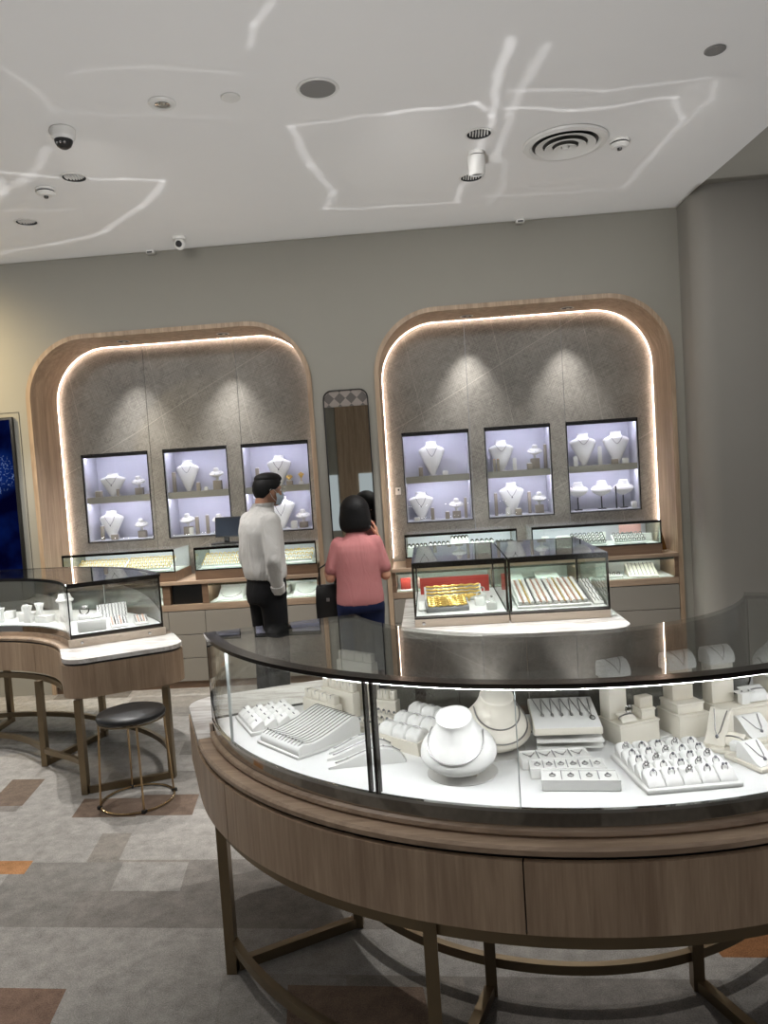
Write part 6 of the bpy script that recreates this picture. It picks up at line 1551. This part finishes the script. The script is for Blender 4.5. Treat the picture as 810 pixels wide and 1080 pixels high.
for (x, y), l in NL: lamp('niche_beam', 'SPOT', (x, y, ZN-.045), 85, size=.02, spot=64, blend=1.0, rot=(R(6), 0, 0))

for x in (-3.3, -1.7, 0, 1.5): lamp('wall_washer', 'SPOT', (x, 4.0, ZC-.03), 66, size=.25, spot=125, blend=1.0, rot=(R(50), 0, 0))  # invented spots without fittings, added to lift the dim back wall and niches
lamp('warm_wall_spot', 'SPOT', (-4.4, 5.0, ZC-.05), 260, (255, 230, 178), .05, (R(38), 0, R(-12)), 120, .9)
# added spot imitating reflections off the case tops: soft wash with bright bent lines
def uplight(loc, power, segs, base):
    o = lamp('glass_reflection_light', 'SPOT', loc, power, (250, 251, 255), .01, (PI, 0, 0), 172, .15)
    d = o.data; d.use_nodes = True; nt = d.node_tree; Lk = nt.links.new
    em = [n for n in nt.nodes if n.type == 'EMISSION'][0]
    tc = N(nt, 'ShaderNodeTexCoord'); sp = N(nt, 'ShaderNodeSeparateXYZ'); Lk(tc.outputs['Normal'], sp.inputs[0])
    az = N(nt, 'ShaderNodeMath', operation='ABSOLUTE'); Lk(sp.outputs['Z'], az.inputs[0])
    az2 = N(nt, 'ShaderNodeMath', operation='MAXIMUM'); Lk(az.outputs[0], az2.inputs[0]); az2.inputs[1].default_value = .05
    hh = ZC-loc[2]
    cb = N(nt, 'ShaderNodeCombineXYZ')
    for ax, sgn in (('X', 1), ('Y', -1)):          # lamp is turned over about its x axis
        dv = N(nt, 'ShaderNodeMath', operation='DIVIDE'); Lk(sp.outputs[ax], dv.inputs[0]); Lk(az2.outputs[0], dv.inputs[1])
        ma = N(nt, 'ShaderNodeMath', operation='MULTIPLY_ADD'); Lk(dv.outputs[0], ma.inputs[0]); ma.inputs[1].default_value = hh*sgn*SGN; ma.inputs[2].default_value = loc[0] if ax == 'X' else loc[1]
        Lk(ma.outputs[0], cb.inputs[ax])
    nz = N(nt, 'ShaderNodeTexNoise', Scale=2.2, Detail=2.0); Lk(cb.outputs[0], nz.inputs['Vector'])
    sc_ = N(nt, 'ShaderNodeVectorMath', operation='MULTIPLY_ADD'); Lk(nz.outputs['Color'], sc_.inputs[0]); sc_.inputs[1].default_value = (.16, .16, 0); Lk(cb.outputs[0], sc_.inputs[2])
    P = N(nt, 'ShaderNodeVectorMath', operation='SUBTRACT'); Lk(sc_.outputs[0], P.inputs[0]); P.inputs[1].default_value = (.08, .08, 0)
    tot = None
    for (ax, ay), (bx, by), w, amp in segs:
        L2 = (bx-ax)**2+(by-ay)**2
        s = N(nt, 'ShaderNodeVectorMath', operation='SUBTRACT'); Lk(P.outputs[0], s.inputs[0]); s.inputs[1].default_value = (ax, ay, 0)
        dt = N(nt, 'ShaderNodeVectorMath', operation='DOT_PRODUCT'); Lk(s.outputs[0], dt.inputs[0]); dt.inputs[1].default_value = ((bx-ax)/L2, (by-ay)/L2, 0)
        cl = N(nt, 'ShaderNodeClamp'); Lk(dt.outputs['Value'], cl.inputs['Value'])
        sv = N(nt, 'ShaderNodeVectorMath', operation='SCALE'); sv.inputs[0].default_value = (bx-ax, by-ay, 0); Lk(cl.outputs[0], sv.inputs['Scale'])
        ds = N(nt, 'ShaderNodeVectorMath', operation='DISTANCE'); Lk(s.outputs[0], ds.inputs[0]); Lk(sv.outputs[0], ds.inputs[1])
        mr = N(nt, 'ShaderNodeMapRange', interpolation_type='SMOOTHERSTEP'); mr.inputs['From Min'].default_value = w*.5; mr.inputs['From Max'].default_value = 0; mr.inputs['To Max'].default_value = amp*1.0; Lk(ds.outputs['Value'], mr.inputs['Value'])
        if tot is None: tot = mr.outputs['Result']
        else:
            ad = N(nt, 'ShaderNodeMath', operation='ADD'); Lk(tot, ad.inputs[0]); Lk(mr.outputs['Result'], ad.inputs[1]); tot = ad.outputs[0]
    ad = N(nt, 'ShaderNodeMath', operation='ADD'); Lk(tot, ad.inputs[0]); ad.inputs[1].default_value = base
    # even wash on a flat ceiling: undo the fall-off with the angle
    pw = N(nt, 'ShaderNodeMath', operation='POWER'); Lk(az2.outputs[0], pw.inputs[0]); pw.inputs[1].default_value = -2.0
    mu = N(nt, 'ShaderNodeMath', operation='MULTIPLY'); Lk(ad.outputs[0], mu.inputs[0]); Lk(pw.outputs[0], mu.inputs[1])
    s3 = N(nt, 'ShaderNodeSeparateXYZ'); Lk(cb.outputs[0], s3.inputs[0]); last = mu.outputs[0]      # only what reaches the ceiling inside the room
    for ax, op, v in (('X', 'LESS_THAN', 4.6), ('X', 'GREATER_THAN', -5.5), ('Y', 'LESS_THAN', 5.98), ('Y', 'GREATER_THAN', -3.0)):
        c_ = N(nt, 'ShaderNodeMath', operation=op); Lk(s3.outputs[ax], c_.inputs[0]); c_.inputs[1].default_value = v
        k_ = N(nt, 'ShaderNodeMath', operation='MULTIPLY'); Lk(last, k_.inputs[0]); Lk(c_.outputs[0], k_.inputs[1]); last = k_.outputs[0]
    gx = N(nt, 'ShaderNodeMath', operation='GREATER_THAN'); Lk(s3.outputs['X'], gx.inputs[0]); gx.inputs[1].default_value = 1.97
    gy = N(nt, 'ShaderNodeMath', operation='GREATER_THAN'); Lk(s3.outputs['Y'], gy.inputs[0]); gy.inputs[1].default_value = 5.5
    gg = N(nt, 'ShaderNodeMath', operation='MULTIPLY'); Lk(gx.outputs[0], gg.inputs[0]); Lk(gy.outputs[0], gg.inputs[1])
    no = N(nt, 'ShaderNodeMath', operation='SUBTRACT'); no.inputs[0].default_value = 1; Lk(gg.outputs[0], no.inputs[1])
    fin = N(nt, 'ShaderNodeMath', operation='MULTIPLY'); Lk(last, fin.inputs[0]); Lk(no.outputs[0], fin.inputs[1]); last = fin.outputs[0]
    Lk(last, em.inputs['Strength'])
    return o
SGN = 1
def cs(pts, w=.06, amp=1.0):
    q = [at(x, y, ZC) for x, y in pts]; return [((a.x, a.y), (b.x, b.y), w, amp) for a, b in zip(q, q[1:])]
SEG = []
SEG += cs([(405, 121), (500, 108), (512, 114)], .07, .9) + cs([(305, 132), (405, 121)], .05, .5)
SEG += cs([(305, 132), (330, 175), (352, 205), (345, 222)], .09, .6) + cs([(345, 222), (405, 219), (482, 214)], .06, .7)
SEG += cs([(482, 214), (500, 170), (520, 120), (535, 40)], .09, .8) + cs([(522, 170), (540, 120), (570, 50)], .09, .45)
SEG += cs([(535, 112), (600, 116), (715, 103)], .06, .8) + cs([(540, 95), (640, 95), (745, 82)], .05, .5)
SEG += cs([(715, 103), (718, 125), (690, 165), (655, 198)], .07, .5) + cs([(512, 206), (600, 202), (655, 198)], .05, .5) + cs([(755, 85), (750, 105), (715, 135)], .06, .3)
SEG += cs([(525, 150), (535, 195), (515, 215)], .07, .3)
SEG += cs([(0, 182), (60, 187), (130, 187), (172, 192)], .06, .9) + cs([(172, 192), (150, 217), (110, 243), (60, 256), (0, 267)], .10, .8)
SEG += cs([(0, 222), (75, 221)], .05, .5) + cs([(0, 215), (22, 190), (55, 158)], .10, .5) + cs([(0, 190), (10, 205)], .12, .8)
SEG += cs([(60, 120), (20, 85), (0, 70)], .07, .2) + cs([(60, 118), (120, 122), (250, 121)], .05, .18) + cs([(285, 0), (262, 25), (256, 50)], .07, .45) + cs([(80, 76), (160, 70), (250, 77)], .04, .25)
UP = uplight((-.3, 2.1, 1.16), 104, SEG, .75)

w = bpy.data.worlds.new('room_air'); SC.world = w; w.use_nodes = True
bg = w.node_tree.nodes['Background']; bg.inputs['Color'].default_value = srgb((236, 238, 244)); bg.inputs['Strength'].default_value = .34
SC.view_settings.view_transform = 'Standard'; SC.view_settings.look = 'None'; SC.view_settings.gamma = 1; SC.view_settings.use_curve_mapping = False
SC.view_settings.exposure = 0
SC.cycles.use_denoising = True
SC.cycles.transparent_max_bounces = 48; SC.cycles.max_bounces = 10; SC.cycles.diffuse_bounces = 4; SC.cycles.glossy_bounces = 6; SC.cycles.sample_clamp_indirect = 4; SC.cycles.caustics_reflective = False; SC.cycles.caustics_refractive = False
